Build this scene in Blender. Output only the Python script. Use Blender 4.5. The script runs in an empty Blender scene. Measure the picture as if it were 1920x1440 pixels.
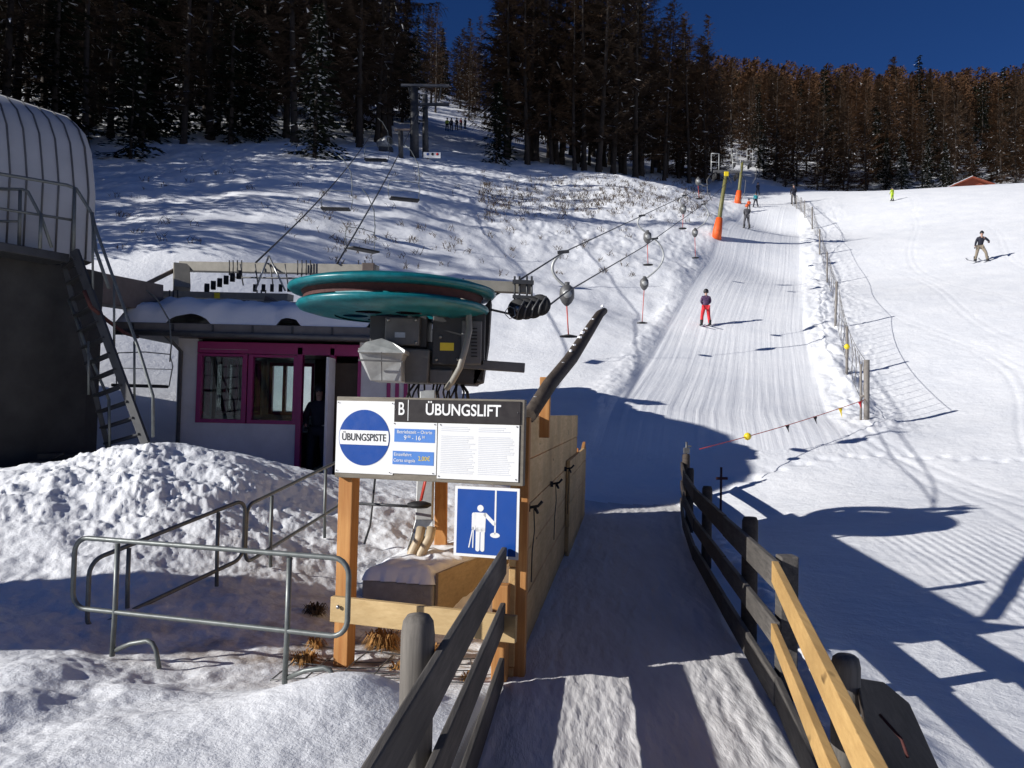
import bpy, bmesh, math, random
import numpy as np
from mathutils import Vector, Matrix
random.seed(7); rng = np.random.default_rng(7)
R = math.radians
scene = bpy.context.scene
COL = scene.collection

# ------------------------------------------------------------------ camera
EYE = Vector((0, 0, 1.7)); FPX = 1500.0
PITCH = R(2.02); ROLL = R(1.3)
Fv = Vector((0, math.cos(PITCH), math.sin(PITCH)))
r0 = Vector((1, 0, 0)); u0 = Vector((0, -math.sin(PITCH), math.cos(PITCH)))
Rv = r0 * math.cos(ROLL) + u0 * math.sin(ROLL)
Uv = -r0 * math.sin(ROLL) + u0 * math.cos(ROLL)
cam = bpy.data.cameras.new('camera'); cam.sensor_width = 36; cam.lens = FPX / 1920 * 36
cam.clip_start = 0.05; cam.clip_end = 3000
camo = bpy.data.objects.new('camera', cam); COL.objects.link(camo)
camo.matrix_world = Matrix(((Rv.x, Uv.x, -Fv.x, EYE.x), (Rv.y, Uv.y, -Fv.y, EYE.y), (Rv.z, Uv.z, -Fv.z, EYE.z), (0, 0, 0, 1)))
scene.camera = camo

# ------------------------------------------------------------------ light
SUN_AZ = R(22)      # light travels this far from +X towards +Y
SUN_EL = R(21)
tv = Vector((math.cos(SUN_AZ) * math.cos(SUN_EL), math.sin(SUN_AZ) * math.cos(SUN_EL), -math.sin(SUN_EL)))
sun = bpy.data.lights.new('sun', 'SUN'); sun.energy = 5.0; sun.angle = R(0.5); sun.color = (1.0, 0.97, 0.93)
suno = bpy.data.objects.new('sun', sun); COL.objects.link(suno)
suno.rotation_euler = tv.to_track_quat('-Z', 'Y').to_euler(); suno.location = (-40, -20, 30)
world = bpy.data.worlds.new('World'); scene.world = world; world.use_nodes = True
wn = world.node_tree; bg = wn.nodes['Background']
sky = wn.nodes.new('ShaderNodeTexSky'); sky.sky_type = 'NISHITA'; sky.sun_disc = False
sky.sun_elevation = SUN_EL
sky.sun_rotation = math.atan2(-tv.x, -tv.y)      # clockwise from +Y, seen from above
sky.altitude = 3000; sky.air_density = 1.0; sky.dust_density = 0.0; sky.ozone_density = 4.0
hs = wn.nodes.new('ShaderNodeHueSaturation'); hs.inputs['Saturation'].default_value = 1.12
wn.links.new(sky.outputs[0], hs.inputs['Color']); tn = wn.nodes.new('ShaderNodeMix'); tn.data_type = 'RGBA'; tn.blend_type = 'MULTIPLY'; tn.inputs[0].default_value = 1; tn.inputs[7].default_value = (.60, .76, 1.12, 1)
wn.links.new(hs.outputs[0], tn.inputs[6]); wn.links.new(tn.outputs[2], bg.inputs[0])
bg.inputs[1].default_value = 0.043
scene.view_settings.view_transform = 'Standard'; scene.view_settings.look = 'None'
scene.view_settings.exposure = 0.2; scene.view_settings.gamma = 1.0

# ------------------------------------------------------------------ pixel helpers
def ray(px, py):
    return Fv + Rv * ((px - 960) / FPX) + Uv * ((720 - py) / FPX)
def at(px, py, Y):
    d = ray(px, py); return EYE + d * (Y / d.y)

# ------------------------------------------------------------------ noise
_perm = np.concatenate([rng.permutation(256)] * 3).astype(np.int64)
_ga = rng.uniform(0, 2 * np.pi, 256); _gx = np.cos(_ga); _gy = np.sin(_ga)
def perlin(x, y):
    xi = np.floor(x).astype(np.int64); yi = np.floor(y).astype(np.int64)
    xf = x - xi; yf = y - yi; xi &= 255; yi &= 255
    u = xf * xf * xf * (xf * (xf * 6 - 15) + 10); v = yf * yf * yf * (yf * (yf * 6 - 15) + 10)
    def g(ix, iy, dx, dy):
        h = _perm[_perm[ix & 255] + (iy & 255)]; return _gx[h] * dx + _gy[h] * dy
    a = g(xi, yi, xf, yf); b = g(xi + 1, yi, xf - 1, yf)
    c = g(xi, yi + 1, xf, yf - 1); d = g(xi + 1, yi + 1, xf - 1, yf - 1)
    return (a + u * (b - a)) * (1 - v) + (c + u * (d - c)) * v
def fbm(x, y, sc, oc=3, gain=0.5):
    s = 0; a = 1
    for i in range(oc):
        s = s + a * perlin(x / sc + 17.3 * i, y / sc - 9.1 * i); a *= gain; sc *= 0.5
    return s
def sstep(a, b, x):
    t = np.clip((x - a) / (b - a), 0, 1); return t * t * (3 - 2 * t)

# ------------------------------------------------------------------ terrain
CP = [  # px, py, depth
 (1355,772,20),(1372,613,30),(1420,505,43),(1440,430,57),(1447,390,61),
 (1250,790,18.5),(1500,790,19),(1250,613,30),(1500,613,30),
 (1840,490,40),(1920,345,62),(1700,365,62),(1900,650,25),(1900,800,18),(1900,900,14.5),(1650,780,20.5),(1700,900,15),
 (1700,560,33),(1700,450,47),
 (1100,600,29.5),(950,640,27),(1100,700,23),(1060,765,19.5),(1190,885,16.4),(1080,860,16.6),
 (700,500,31),(400,480,27),(200,450,28),(1000,480,37),(1000,380,50),(1000,328,62),(1230,345,62),(1300,388,54),(1330,425,47),(1180,470,40),
 (250,380,34),(600,400,34),(800,400,38),(200,300,48),(400,285,52),(620,290,52),(800,310,55),(850,232,110),
 (1420,345,84),(1390,380,66),(1560,372,90),(1700,380,90),(1900,370,95),
 (1100,300,90),(1250,320,95),(700,200,95),(300,170,95),
 (1300,205,190),(1500,225,190),(1700,235,190),(1950,240,190),(900,215,190),(600,100,190),(200,60,190),(1600,300,125),(1900,310,130),
 # near left
 (600,905,14.4),(420,905,14.4),(290,832,9.7),(200,848,9.5),(420,856,9.6),(520,905,9.5),(90,880,9.2),(10,905,8.4),(600,960,9.4),
 (200,1010,7.4),(350,1000,7.6),(60,1010,7.2),(405,1110,6.6),(490,1085,7.2),(590,1000,8.6),(300,1130,6.2),(80,1120,6.2),(520,1160,6.3),
 (545,1285,5.0),(245,1255,5.2),(100,1350,4.2),(400,1430,3.6),(645,1290,4.9),(740,1330,4.3),(60,1430,3.7),
 (720,1170,6.7),(850,1160,7.2),(280,760,18.5),(520,690,23),(700,900,12),(900,900,12.5),
]
pts = [at(*c) for c in CP]
W = [(0,0,0),(1.5,3,0),(.6,5,0),(1,8,0),(1.6,12,0),(2,14.7,0),(3,5,-.05),(5,7,.0),(4,11,.05),(6,12.4,.28),(8,8,.1),(3,2,-.1),
     (-10,-10,0),(10,-10,-.3),(0,-25,-.5),(40,-10,.3),(-40,-10,.5),(-40,10,2.5),(-45,30,10),(-70,20,8),(-70,50,22),(-25,8,1.4),(-14,12,1.3),(-9,11.5,.7),(-9,14,1.0),
     (30,10,2),(40,25,8),(60,60,22),(50,45,15),(90,90,36),(-100,100,50),(120,10,6),(-120,0,8),(0,-100,-4),
     (-200,250,100),(0,260,82),(200,260,88),(0,420,84),(-250,420,104),(250,420,88),(420,200,70),(-420,200,70),(420,-100,0),(-420,-100,0),(0,-420,-8)]
cp = np.array([[p.x, p.y, p.z] for p in pts] + [list(w) for w in W], float)
def U(r2): return 0.5 * r2 * np.log(r2 + 1e-9)
n = len(cp)
d2 = ((cp[:, None, :2] - cp[None, :, :2]) ** 2).sum(-1)
A = np.zeros((n + 3, n + 3)); A[:n, :n] = U(d2) + np.eye(n) * 0.4
A[:n, n] = 1; A[:n, n+1:] = cp[:, :2]; A[n, :n] = 1; A[n+1:, :n] = cp[:, :2].T
sol = np.linalg.solve(A, np.concatenate([cp[:, 2], np.zeros(3)]))
def tps(X, Y):
    out = sol[n] + sol[n+1] * X + sol[n+2] * Y
    for i in range(n):
        out = out + sol[i] * U((X - cp[i, 0]) ** 2 + (Y - cp[i, 1]) ** 2)
    return out
# ramp axis: left edge x = .02+.14*(y-5.13); right edge polyline
def ramp_l(Y): return 0.0 + 0.14 * (Y - 5.13)
def ramp_r(Y): return np.interp(Y, [1.9, 4.7, 9.4, 15, 18], [1.02, 1.5, 2.08, 3.1, 3.6])
_pa = [at(1355,772,20), at(1380,613,30), at(1440,430,57), at(1452,385,62), at(1437,345,84)]
_py = [-50, 15.5] + [p.y for p in _pa]; _pxx = [3.5, 4.2] + [p.x for p in _pa]
def piste_c(Y): return np.interp(Y, _py, _pxx)
def masks(X, Y):
    ramp = sstep(ramp_l(Y) - .12, ramp_l(Y) + .03, X) * (1 - sstep(ramp_r(Y) - .02, ramp_r(Y) + .25, X)) * (1 - sstep(14.2, 15.8, Y)) * sstep(-4, -2, Y)
    lat = X - piste_c(Y)
    wv = np.interp(Y, [18, 20, 57, 62], [2.9, 2.75, 2.35, 2.2])
    piste = (1 - sstep(wv - .15, wv + .12, np.abs(lat))) * sstep(16.2, 18.0, Y) * (1 - sstep(64, 68, Y))
    return ramp, piste, lat, wv
def height(X, Y, fine=True):
    X = np.asarray(X, float); Y = np.asarray(Y, float)
    z = tps(X, Y)
    D = np.sqrt(X * X + Y * Y)
    ramp, piste, lat, wv = masks(X, Y)
    z = z * (1 - ramp) + ramp * 0.0
    fl = sstep(55, 75, D)
    z = z + (1 - fl) * 0 + sstep(90, 160, D) * 3.0 * fbm(X, Y, 60, 3)
    if not fine: return z
    # lumps left of the ramp and on the pile
    left = (1 - sstep(-.5, .1, X - ramp_l(Y))) * (1 - sstep(11, 13, Y)) * sstep(-3, 0, Y)
    rough = sstep(-.1, .35, fbm(X + 3, Y, 2.6, 2)) * .6 + .4
    pile = np.exp(-(((X + 4.1) / 2.9) ** 2 + ((Y - 8.6) / 1.5) ** 2))
    n1 = fbm(X, Y, .95, 4, .55)
    b = np.abs(fbm(X + 50, Y, .42, 3, .6))
    nearf = 1 - sstep(4.6, 5.6, Y) * 1.0
    z = z + left * (1 - .65 * nearf * sstep(-2.4, -1.4, X)) * (0.05 * n1 + 0.03 * rough * b * sstep(-.2, .3, n1) + 0.012 * fbm(X, Y, .12, 2))
    z = z + left * pile * (0.11 * fbm(X + 50, Y, .62, 6, .6) + 0.060 * sstep(-.25, .3, fbm(X, Y, 1.3, 2)) * np.abs(fbm(X, Y, .16, 3, .65)))
    # big soft mounds near the camera, left
    for mx, my, s, h in ((-1.3, 3.6, .6, .05), (-2.0, 4.5, .22, .07), (-2.5, 4.1, .18, .06), (-.75, 4.45, .30, .10), (-3.0, 3.9, .5, .10), (-1.05, 4.25, .42, .13), (-1.9, 4.0, .5, .06), (-2.7, 4.6, .38, .16), (-3.4, 5.2, .45, .12), (-2.2, 3.3, .5, .1), (-1.6, 6.3, .5, .06), (-5.2, 6.9, .35, .12)):
        z = z + h * np.exp(-((X - mx) ** 2 + (Y - my) ** 2) / (2 * s * s * .6))
    # ramp surface: trodden lengthwise ruts
    r = (X - ramp_l(Y))
    z = z + ramp * (0.012 * fbm(r * 3.2, Y * .35, .55, 3) + .014 * np.abs(fbm(r * 2.2, Y * .6, .28, 3)) + .004 * np.sin(r * 40 + 3 * fbm(X, Y, 1.5, 2)) * .4)
    # banks along the tow track
    far = sstep(17, 20, Y) * (1 - sstep(60, 66, Y))
    lb = np.exp(-((lat + wv + .45) / .38) ** 2) * far
    rb = np.exp(-((lat - wv - .75) / .6) ** 2) * far
    z = z + lb * (0.03 + .10 * np.abs(fbm(X, Y, .8, 3, .6))) + rb * (0.05 + .30 * np.abs(fbm(X + 9, Y, 1.3, 3, .6)))
    z = z - piste * (.04 + 0.005 * fbm(lat * 6, Y * .12, 1.0, 2) * 2)
    # bank of loose snow along the right of the ramp fence
    rf = X - ramp_r(Y)
    z = z + np.exp(-((rf - .55) / .28) ** 2) * (1 - sstep(12, 14, Y)) * sstep(0, 2, Y) * (.05 + .10 * np.abs(fbm(X, Y, .6, 3)))
    # right-hand open snow
    op = sstep(.5, 2.0, rf) * (1 - sstep(64, 70, Y)) * (1 - piste)
    z = z + op * (0.018 * fbm(X, Y, 1.2, 4, .55))
    for a_, b_, c_, w_, ph in ((9, .25, 1.6, .09, 0), (12, .05, 2.2, .12, 1.3), (15, .32, 1.2, .10, 2.0), (7.5, .12, .8, .13, 4), (19, -.10, 2.6, .08, .5), (11, .40, 3.0, .07, 5), (24, .1, 2.0, .1, 3.1)):
        for o_ in (0, .32):
            z = z - op * .011 * np.exp(-((X - o_ - (a_ + b_ * (Y - 20) + c_ * np.sin(Y * w_ * 2.2 + ph))) / .075) ** 2) * sstep(5, 9, Y)
    for k_ in range(26):   # boot prints crossing the flat snow right of the ramp
        fx_ = 4.2 + k_ * .30 + .10 * (k_ % 2); fy_ = 15.4 + 1.1 * math.sin(k_ * .16) + .16 * (k_ % 2)
        z = z - .045 * np.exp(-((X - fx_) / .12) ** 2 - ((Y - fy_) / .09) ** 2)
    jag = op * np.exp(-((X - piste_c(Y) - 3.9 - .02*(Y-20)) / .9) ** 2) * sstep(17, 20, Y)
    z = z + jag * .10 * np.abs(fbm(X, Y, .35, 3, .6))
    # left hillside, hummocky with brush
    hill = (1 - sstep(-3.6, -2.6, lat)) * sstep(14.5, 18, Y) * (1 - sstep(80, 100, D))
    hm = .15 + .85 * sstep(24, 34, Y)
    z = z + hill * hm * (0.30 * fbm(X, Y, 5.0, 4, .55) + .16 * sstep(34, 42, Y) * np.abs(fbm(X, Y, 1.1, 3, .6)))
    return z
def gz(x, y, fine=True):
    return float(height(np.array([x]), np.array([y]), fine)[0])
_T = np.exp(np.linspace(math.log(2.2), math.log(420), 700))
def hit(px, py):
    d = ray(px, py); X = EYE.x + d.x * _T; Y = EYE.y + d.y * _T; Z = EYE.z + d.z * _T
    H = height(X, Y); k = np.nonzero(Z < H)[0]
    if len(k) == 0: return None
    k = k[0]
    a, b = (_T[k-1], _T[k]) if k else (_T[0], _T[0])
    t = np.linspace(a, b, 30); X = EYE.x + d.x * t; Y = EYE.y + d.y * t; Z = EYE.z + d.z * t
    H = height(X, Y); j = np.nonzero(Z < H)[0]; j = j[0] if len(j) else -1
    return Vector((X[j], Y[j], H[j]))

# ------------------------------------------------------------------ material helpers
def new_mat(name):
    m = bpy.data.materials.new(name); m.use_nodes = True
    nt = m.node_tree; return m, nt, nt.nodes['Principled BSDF']
def mix(nt, fac, a, b):
    k = nt.nodes.new('ShaderNodeMix'); k.data_type = 'RGBA'
    for s, v in ((k.inputs[0], fac), (k.inputs[6], a), (k.inputs[7], b)):
        if hasattr(v, 'is_output') or isinstance(v, bpy.types.NodeSocket): nt.links.new(v, s)
        elif isinstance(v, (int, float)): s.default_value = v
        else: s.default_value = (*v, 1) if len(v) == 3 else v
    return k.outputs[2]
def noise(nt, scale, detail=4, rough=.55, vec=None, stretch=None, coord='Object'):
    t = nt.nodes.new('ShaderNodeTexNoise'); t.inputs['Scale'].default_value = scale
    t.inputs['Detail'].default_value = detail; t.inputs['Roughness'].default_value = rough
    tc = nt.nodes.new('ShaderNodeTexCoord'); src = tc.outputs[coord]
    if vec is not None: src = vec
    if stretch:
        mp = nt.nodes.new('ShaderNodeMapping'); mp.inputs['Scale'].default_value = stretch
        nt.links.new(src, mp.inputs['Vector']); src = mp.outputs[0]
    nt.links.new(src, t.inputs['Vector']); return t.outputs['Fac']
def rampn(nt, s, a, b):
    k = nt.nodes.new('ShaderNodeMapRange'); k.inputs['From Min'].default_value = a; k.inputs['From Max'].default_value = b
    nt.links.new(s, k.inputs['Value']); return k.outputs[0]
def bump(nt, bs, h, strength, dist, prev=None):
    b = nt.nodes.new('ShaderNodeBump'); b.inputs['Strength'].default_value = strength; b.inputs['Distance'].default_value = dist
    nt.links.new(h, b.inputs['Height'])
    if prev is not None: nt.links.new(prev, b.inputs['Normal'])
    nt.links.new(b.outputs[0], bs.inputs['Normal']); return b.outputs[0]
def plain(name, c, rough=.6, metal=0, var=.25, scale=6, bumpd=0.0, spec=.5):
    m, nt, bs = new_mat(name)
    f = rampn(nt, noise(nt, scale, 6, .65), .3, .7)
    bs.inputs['Specular IOR Level'].default_value = spec
    nt.links.new(mix(nt, f, [max(0, v * (1 - var)) for v in c], [min(1, v * (1 + var * .6)) for v in c]), bs.inputs['Base Color'])
    f2 = rampn(nt, noise(nt, scale * 3, 4), .2, .8)
    k = nt.nodes.new('ShaderNodeMapRange'); nt.links.new(f2, k.inputs['Value'])
    k.inputs['To Min'].default_value = max(.03, rough - .1); k.inputs['To Max'].default_value = min(1, rough + .1)
    nt.links.new(k.outputs[0], bs.inputs['Roughness']); bs.inputs['Metallic'].default_value = metal
    if bumpd: bump(nt, bs, noise(nt, scale * 5, 5), .6, bumpd)
    return m
def wood(name, c1, c2, axis='Y', rough=.75, knots=True, g=1.0):
    m, nt, bs = new_mat(name)
    s = {'X': (.6, 14, 14), 'Y': (14, .6, 14), 'Z': (14, 14, .6)}[axis]
    a = noise(nt, 2.2 * g, 8, .7, stretch=s); b = noise(nt, 1.3, 3, .5)
    c = mix(nt, rampn(nt, a, .32, .68), c1, c2)
    c = mix(nt, rampn(nt, b, .35, .8), c, [v * .62 for v in c1])
    if knots:
        s2 = {'X': (1.2, 4, 4), 'Y': (4, 1.2, 4), 'Z': (4, 4, 1.2)}[axis]
        kn = noise(nt, 2.6, 1, .3, stretch=s2)
        c = mix(nt, rampn(nt, kn, .77, .80), c, [v * .35 for v in c1])
    nt.links.new(c, bs.inputs['Base Color']); bs.inputs['Roughness'].default_value = rough
    bs.inputs['Specular IOR Level'].default_value = .25
    bump(nt, bs, a, .7, .004)
    return m
def snow_mat(name, kind='ground'):
    m, nt, bs = new_mat(name)
    bs.inputs['Roughness'].default_value = .75; bs.inputs['Specular IOR Level'].default_value = .2
    geo = nt.nodes.new('ShaderNodeNewGeometry'); P = geo.outputs['Position']
    base = mix(nt, rampn(nt, noise(nt, .7, 5, .6, vec=P), .3, .7), (.80, .82, .85), (.90, .91, .92))
    if kind == 'ramp':
        base = mix(nt, rampn(nt, noise(nt, 2.0, 6, .65, vec=P, stretch=(2, .4, 1)), .3, .75), (.72, .71, .71), (.56, .55, .545))
        h = noise(nt, 5, 6, .62, vec=P, stretch=(2.6, .55, 1)); n1 = bump(nt, bs, h, .8, .022)
        h2 = noise(nt, 30, 4, .7, vec=P); bump(nt, bs, h2, .3, .004, n1)
    elif kind == 'roof':
        h = noise(nt, 1.4, 5, .6, vec=P); bump(nt, bs, h, .5, .08)
    else:
        at_d = nt.nodes.new('ShaderNodeAttribute'); at_d.attribute_name = 'dirt'
        dn = nt.nodes.new('ShaderNodeMath'); dn.operation = 'MULTIPLY'
        nt.links.new(at_d.outputs['Fac'], dn.inputs[0]); nt.links.new(rampn(nt, noise(nt, 3.2, 6, .7, vec=P), .38, .66), dn.inputs[1])
        base = mix(nt, dn.outputs[0], base, (.30, .235, .18))
        lat = nt.nodes.new('ShaderNodeAttribute'); lat.attribute_name = 'lat'
        gm = nt.nodes.new('ShaderNodeAttribute'); gm.attribute_name = 'groom'
        # groomed lines
        wob = nt.nodes.new('ShaderNodeMath'); wob.operation = 'MULTIPLY_ADD'
        nt.links.new(noise(nt, .35, 3, .5, vec=P), wob.inputs[0]); wob.inputs[1].default_value = .12; nt.links.new(lat.outputs['Fac'], wob.inputs[2])
        wv = nt.nodes.new('ShaderNodeMath'); wv.operation = 'MULTIPLY'; nt.links.new(wob.outputs[0], wv.inputs[0]); wv.inputs[1].default_value = 48 if kind != 'piste' else 34
        sn = nt.nodes.new('ShaderNodeMath'); sn.operation = 'SINE'; nt.links.new(wv.outputs[0], sn.inputs[0])
        gg = nt.nodes.new('ShaderNodeMath'); gg.operation = 'MULTIPLY'; nt.links.new(sn.outputs[0], gg.inputs[0]); nt.links.new(gm.outputs['Fac'], gg.inputs[1])
        h = noise(nt, 5, 7, .68, vec=P)
        n1 = bump(nt, bs, h, .55, .05 if kind != 'piste' else .02)
        n2 = bump(nt, bs, gg.outputs[0], .4, .009 if kind != 'piste' else .0025, n1)
        if kind == 'piste':
            # lengthwise ski tracks, streaky across, long along the fall line
            cx = nt.nodes.new('ShaderNodeCombineXYZ'); nt.links.new(lat.outputs['Fac'], cx.inputs[0])
            sp = nt.nodes.new('ShaderNodeSeparateXYZ'); nt.links.new(P, sp.inputs[0]); nt.links.new(sp.outputs[1], cx.inputs[1])
            st = noise(nt, 1.0, 5, .65, vec=cx.outputs[0], stretch=(3.5, .07, 1))
            n2 = bump(nt, bs, st, .6, .045, n2)
        bump(nt, bs, noise(nt, 34, 4, .7, vec=P), .22, .005, n2)
    nt.links.new(base, bs.inputs['Base Color'])
    return m
M = {}
M['snow'] = snow_mat('snow'); M['snow_piste'] = snow_mat('groomed_snow', 'piste'); M['snow_ramp'] = snow_mat('trodden_snow', 'ramp'); M['snow_roof'] = snow_mat('roof_snow', 'roof')
M['old_wood'] = wood('weathered_wood', (.062, .058, .055), (.17, .155, .14), 'Y', knots=False)
M['old_post'] = wood('weathered_post_wood', (.09, .083, .075), (.21, .19, .165), 'Z', knots=False)
M['dark_wood'] = wood('dark_and_shaded_wood', (.045, .035, .028), (.10, .08, .065), 'Y', knots=False)  # dark timber, and the wall's shade painted into the far fence rails
M['new_wood'] = wood('new_yellow_wood', (.50, .30, .11), (.66, .43, .17), 'Y')
M['new_wood_x'] = wood('new_yellow_wood_across', (.52, .36, .17), (.68, .50, .26), 'X')
M['wall_wood'] = wood('plank_wood', (.60, .37, .15), (.80, .56, .28), 'Y')
M['orange_post'] = wood('orange_post_wood', (.42, .17, .05), (.62, .33, .12), 'Z')
M['form_wood'] = wood('grey_brown_form_boards', (.27, .20, .12), (.40, .31, .20), 'Y')
M['grey_frame'] = wood('grey_frame_wood', (.17, .15, .12), (.30, .27, .22), 'X', knots=False)
M['white'] = plain('white_enamel', (.80, .80, .78), .35, var=.06)
M['blue'] = plain('sign_blue', (.005, .06, .30), .35, var=.08)
M['ltblue'] = plain('label_blue', (.08, .22, .58), .4, var=.1)
M['black'] = plain('black_enamel', (.018, .013, .012), .4, var=.2)
M['ink'] = plain('black_ink', (.01, .01, .012), .5, var=.1)
M['grey_ink'] = plain('faded_grey_ink', (.62, .64, .67), .5, var=.08)
M['yellow'] = plain('yellow_paint', (.80, .60, .02), .4, var=.15)
M['teal'] = plain('teal_paint', (.006, .15, .175), .34, var=.35, scale=9)
M['rust'] = plain('rusty_red', (.07, .018, .015), .8, var=.4, scale=12)
M['galv'] = plain('galvanised_steel', (.36, .37, .37), .38, .85, var=.2, scale=14)
M['galv_dull'] = plain('dull_zinc_housing', (.42, .43, .42), .5, .35, var=.3, scale=7)
M['rail_pipe'] = plain('grey_painted_pipe', (.15, .165, .16), .45, .3, var=.25, scale=16)
M['dark_steel'] = plain('dark_steel', (.05, .052, .056), .5, .3, var=.3)
M['charcoal'] = plain('charcoal_machine_paint', (.035, .035, .036), .5, .1, var=.3)
M['mid_steel'] = plain('grey_machine_paint', (.12, .12, .12), .5, .2, var=.25)
M['rubber'] = plain('black_rubber', (.012, .012, .013), .7, var=.3)
M['hose'] = plain('grey_hose', (.25, .24, .21), .5, var=.15)
M['tan_pipe'] = plain('tan_conduit', (.45, .36, .24), .5, var=.2)
M['concrete'] = plain('concrete', (.30, .285, .26), .85, var=.3, scale=5, bumpd=.01)
M['beam_grey'] = plain('beige_steel_beam', (.25, .235, .20), .6, var=.22, scale=5)
M['beam_brown'] = plain('brown_steel_beam', (.13, .10, .085), .6, var=.25, scale=5)
M['clad'] = plain('grey_cladding', (.40, .41, .43), .5, .0, var=.08, scale=3)
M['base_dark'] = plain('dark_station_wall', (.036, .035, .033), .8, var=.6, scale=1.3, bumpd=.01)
M['plaster'] = plain('white_plaster', (.66, .67, .70), .85, var=.14, scale=2, bumpd=.004)
M['magenta'] = plain('magenta_paint', (.30, .014, .14), .4, var=.15)
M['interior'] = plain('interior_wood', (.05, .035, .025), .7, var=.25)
M['fascia'] = plain('fascia_metal', (.14, .13, .125), .55, var=.25)
M['orange'] = plain('orange_padding', (.75, .11, .015), .6, var=.25, scale=5)
M['green_pylon'] = plain('olive_pylon_paint', (.16, .15, .05), .5, var=.35, scale=5)
M['red'] = plain('red_fabric', (.60, .02, .03), .7, var=.2)
M['red_rod'] = plain('red_rod', (.55, .06, .04), .45, var=.2)
M['navy'] = plain('dark_navy_fabric', (.012, .014, .028), .8, var=.3)
M['check'] = plain('patterned_jacket', (.10, .05, .12), .8, var=.9, scale=22)
M['beige'] = plain('beige_fabric', (.24, .20, .15), .85, var=.2)
M['turq'] = plain('turquoise_fabric', (.03, .30, .34), .8, var=.3)
M['hivis'] = plain('high_visibility_fabric', (.45, .60, .02), .7, var=.2)
M['greyf'] = plain('grey_fabric', (.09, .09, .10), .85, var=.3)
M['skin'] = plain('skin', (.45, .27, .20), .5, var=.12)
M['ski'] = plain('ski_top', (.35, .36, .40), .3, var=.5, scale=8)
M['bark'] = plain('larch_bark', (.032, .024, .019), .9, var=.45, scale=4)
M['twig'] = plain('larch_twigs', (.075, .047, .029), .9, var=.5, scale=.7, spec=.1)
M['twig_dark'] = plain('grey_brown_twigs', (.062, .043, .030), .9, var=.5, scale=.7, spec=.1)
M['needle'] = plain('spruce_needles', (.016, .021, .012), .85, var=.5, scale=.8, spec=.1)
M['twig_orange'] = plain('russet_larch_twigs', (.098, .052, .027), .9, var=.45, scale=.5, spec=.1)
M['brush'] = plain('dry_brush', (.10, .07, .045), .9, var=.5, scale=4, spec=.1)
M['grass'] = plain('dry_grass', (.38, .20, .07), .85, var=.5, scale=9, spec=.1)
M['shed_red'] = plain('red_brown_roof', (.28, .07, .035), .8, var=.25)
M['net'] = plain('net_rope', (.16, .15, .14), .7, var=.2)
M['pole'] = plain('grey_wood_pole', (.22, .20, .18), .7, var=.3, scale=8)
def glassm():
    m, nt, bs = new_mat('window_glass')
    bs.inputs['Base Color'].default_value = (.9, .95, .95, 1); bs.inputs['Roughness'].default_value = .03
    tr = nt.nodes.new('ShaderNodeBsdfTransparent'); gl = nt.nodes.new('ShaderNodeBsdfGlossy'); gl.inputs['Roughness'].default_value = .02
    tr.inputs[0].default_value = (.80, .86, .86, 1)
    mx = nt.nodes.new('ShaderNodeMixShader'); fr = nt.nodes.new('ShaderNodeFresnel'); fr.inputs[0].default_value = 1.45
    nt.links.new(fr.outputs[0], mx.inputs[0]); nt.links.new(tr.outputs[0], mx.inputs[1]); nt.links.new(gl.outputs[0], mx.inputs[2])
    nt.links.new(mx.outputs[0], nt.nodes['Material Output'].inputs[0]); return m
M['glass'] = glassm()

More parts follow.
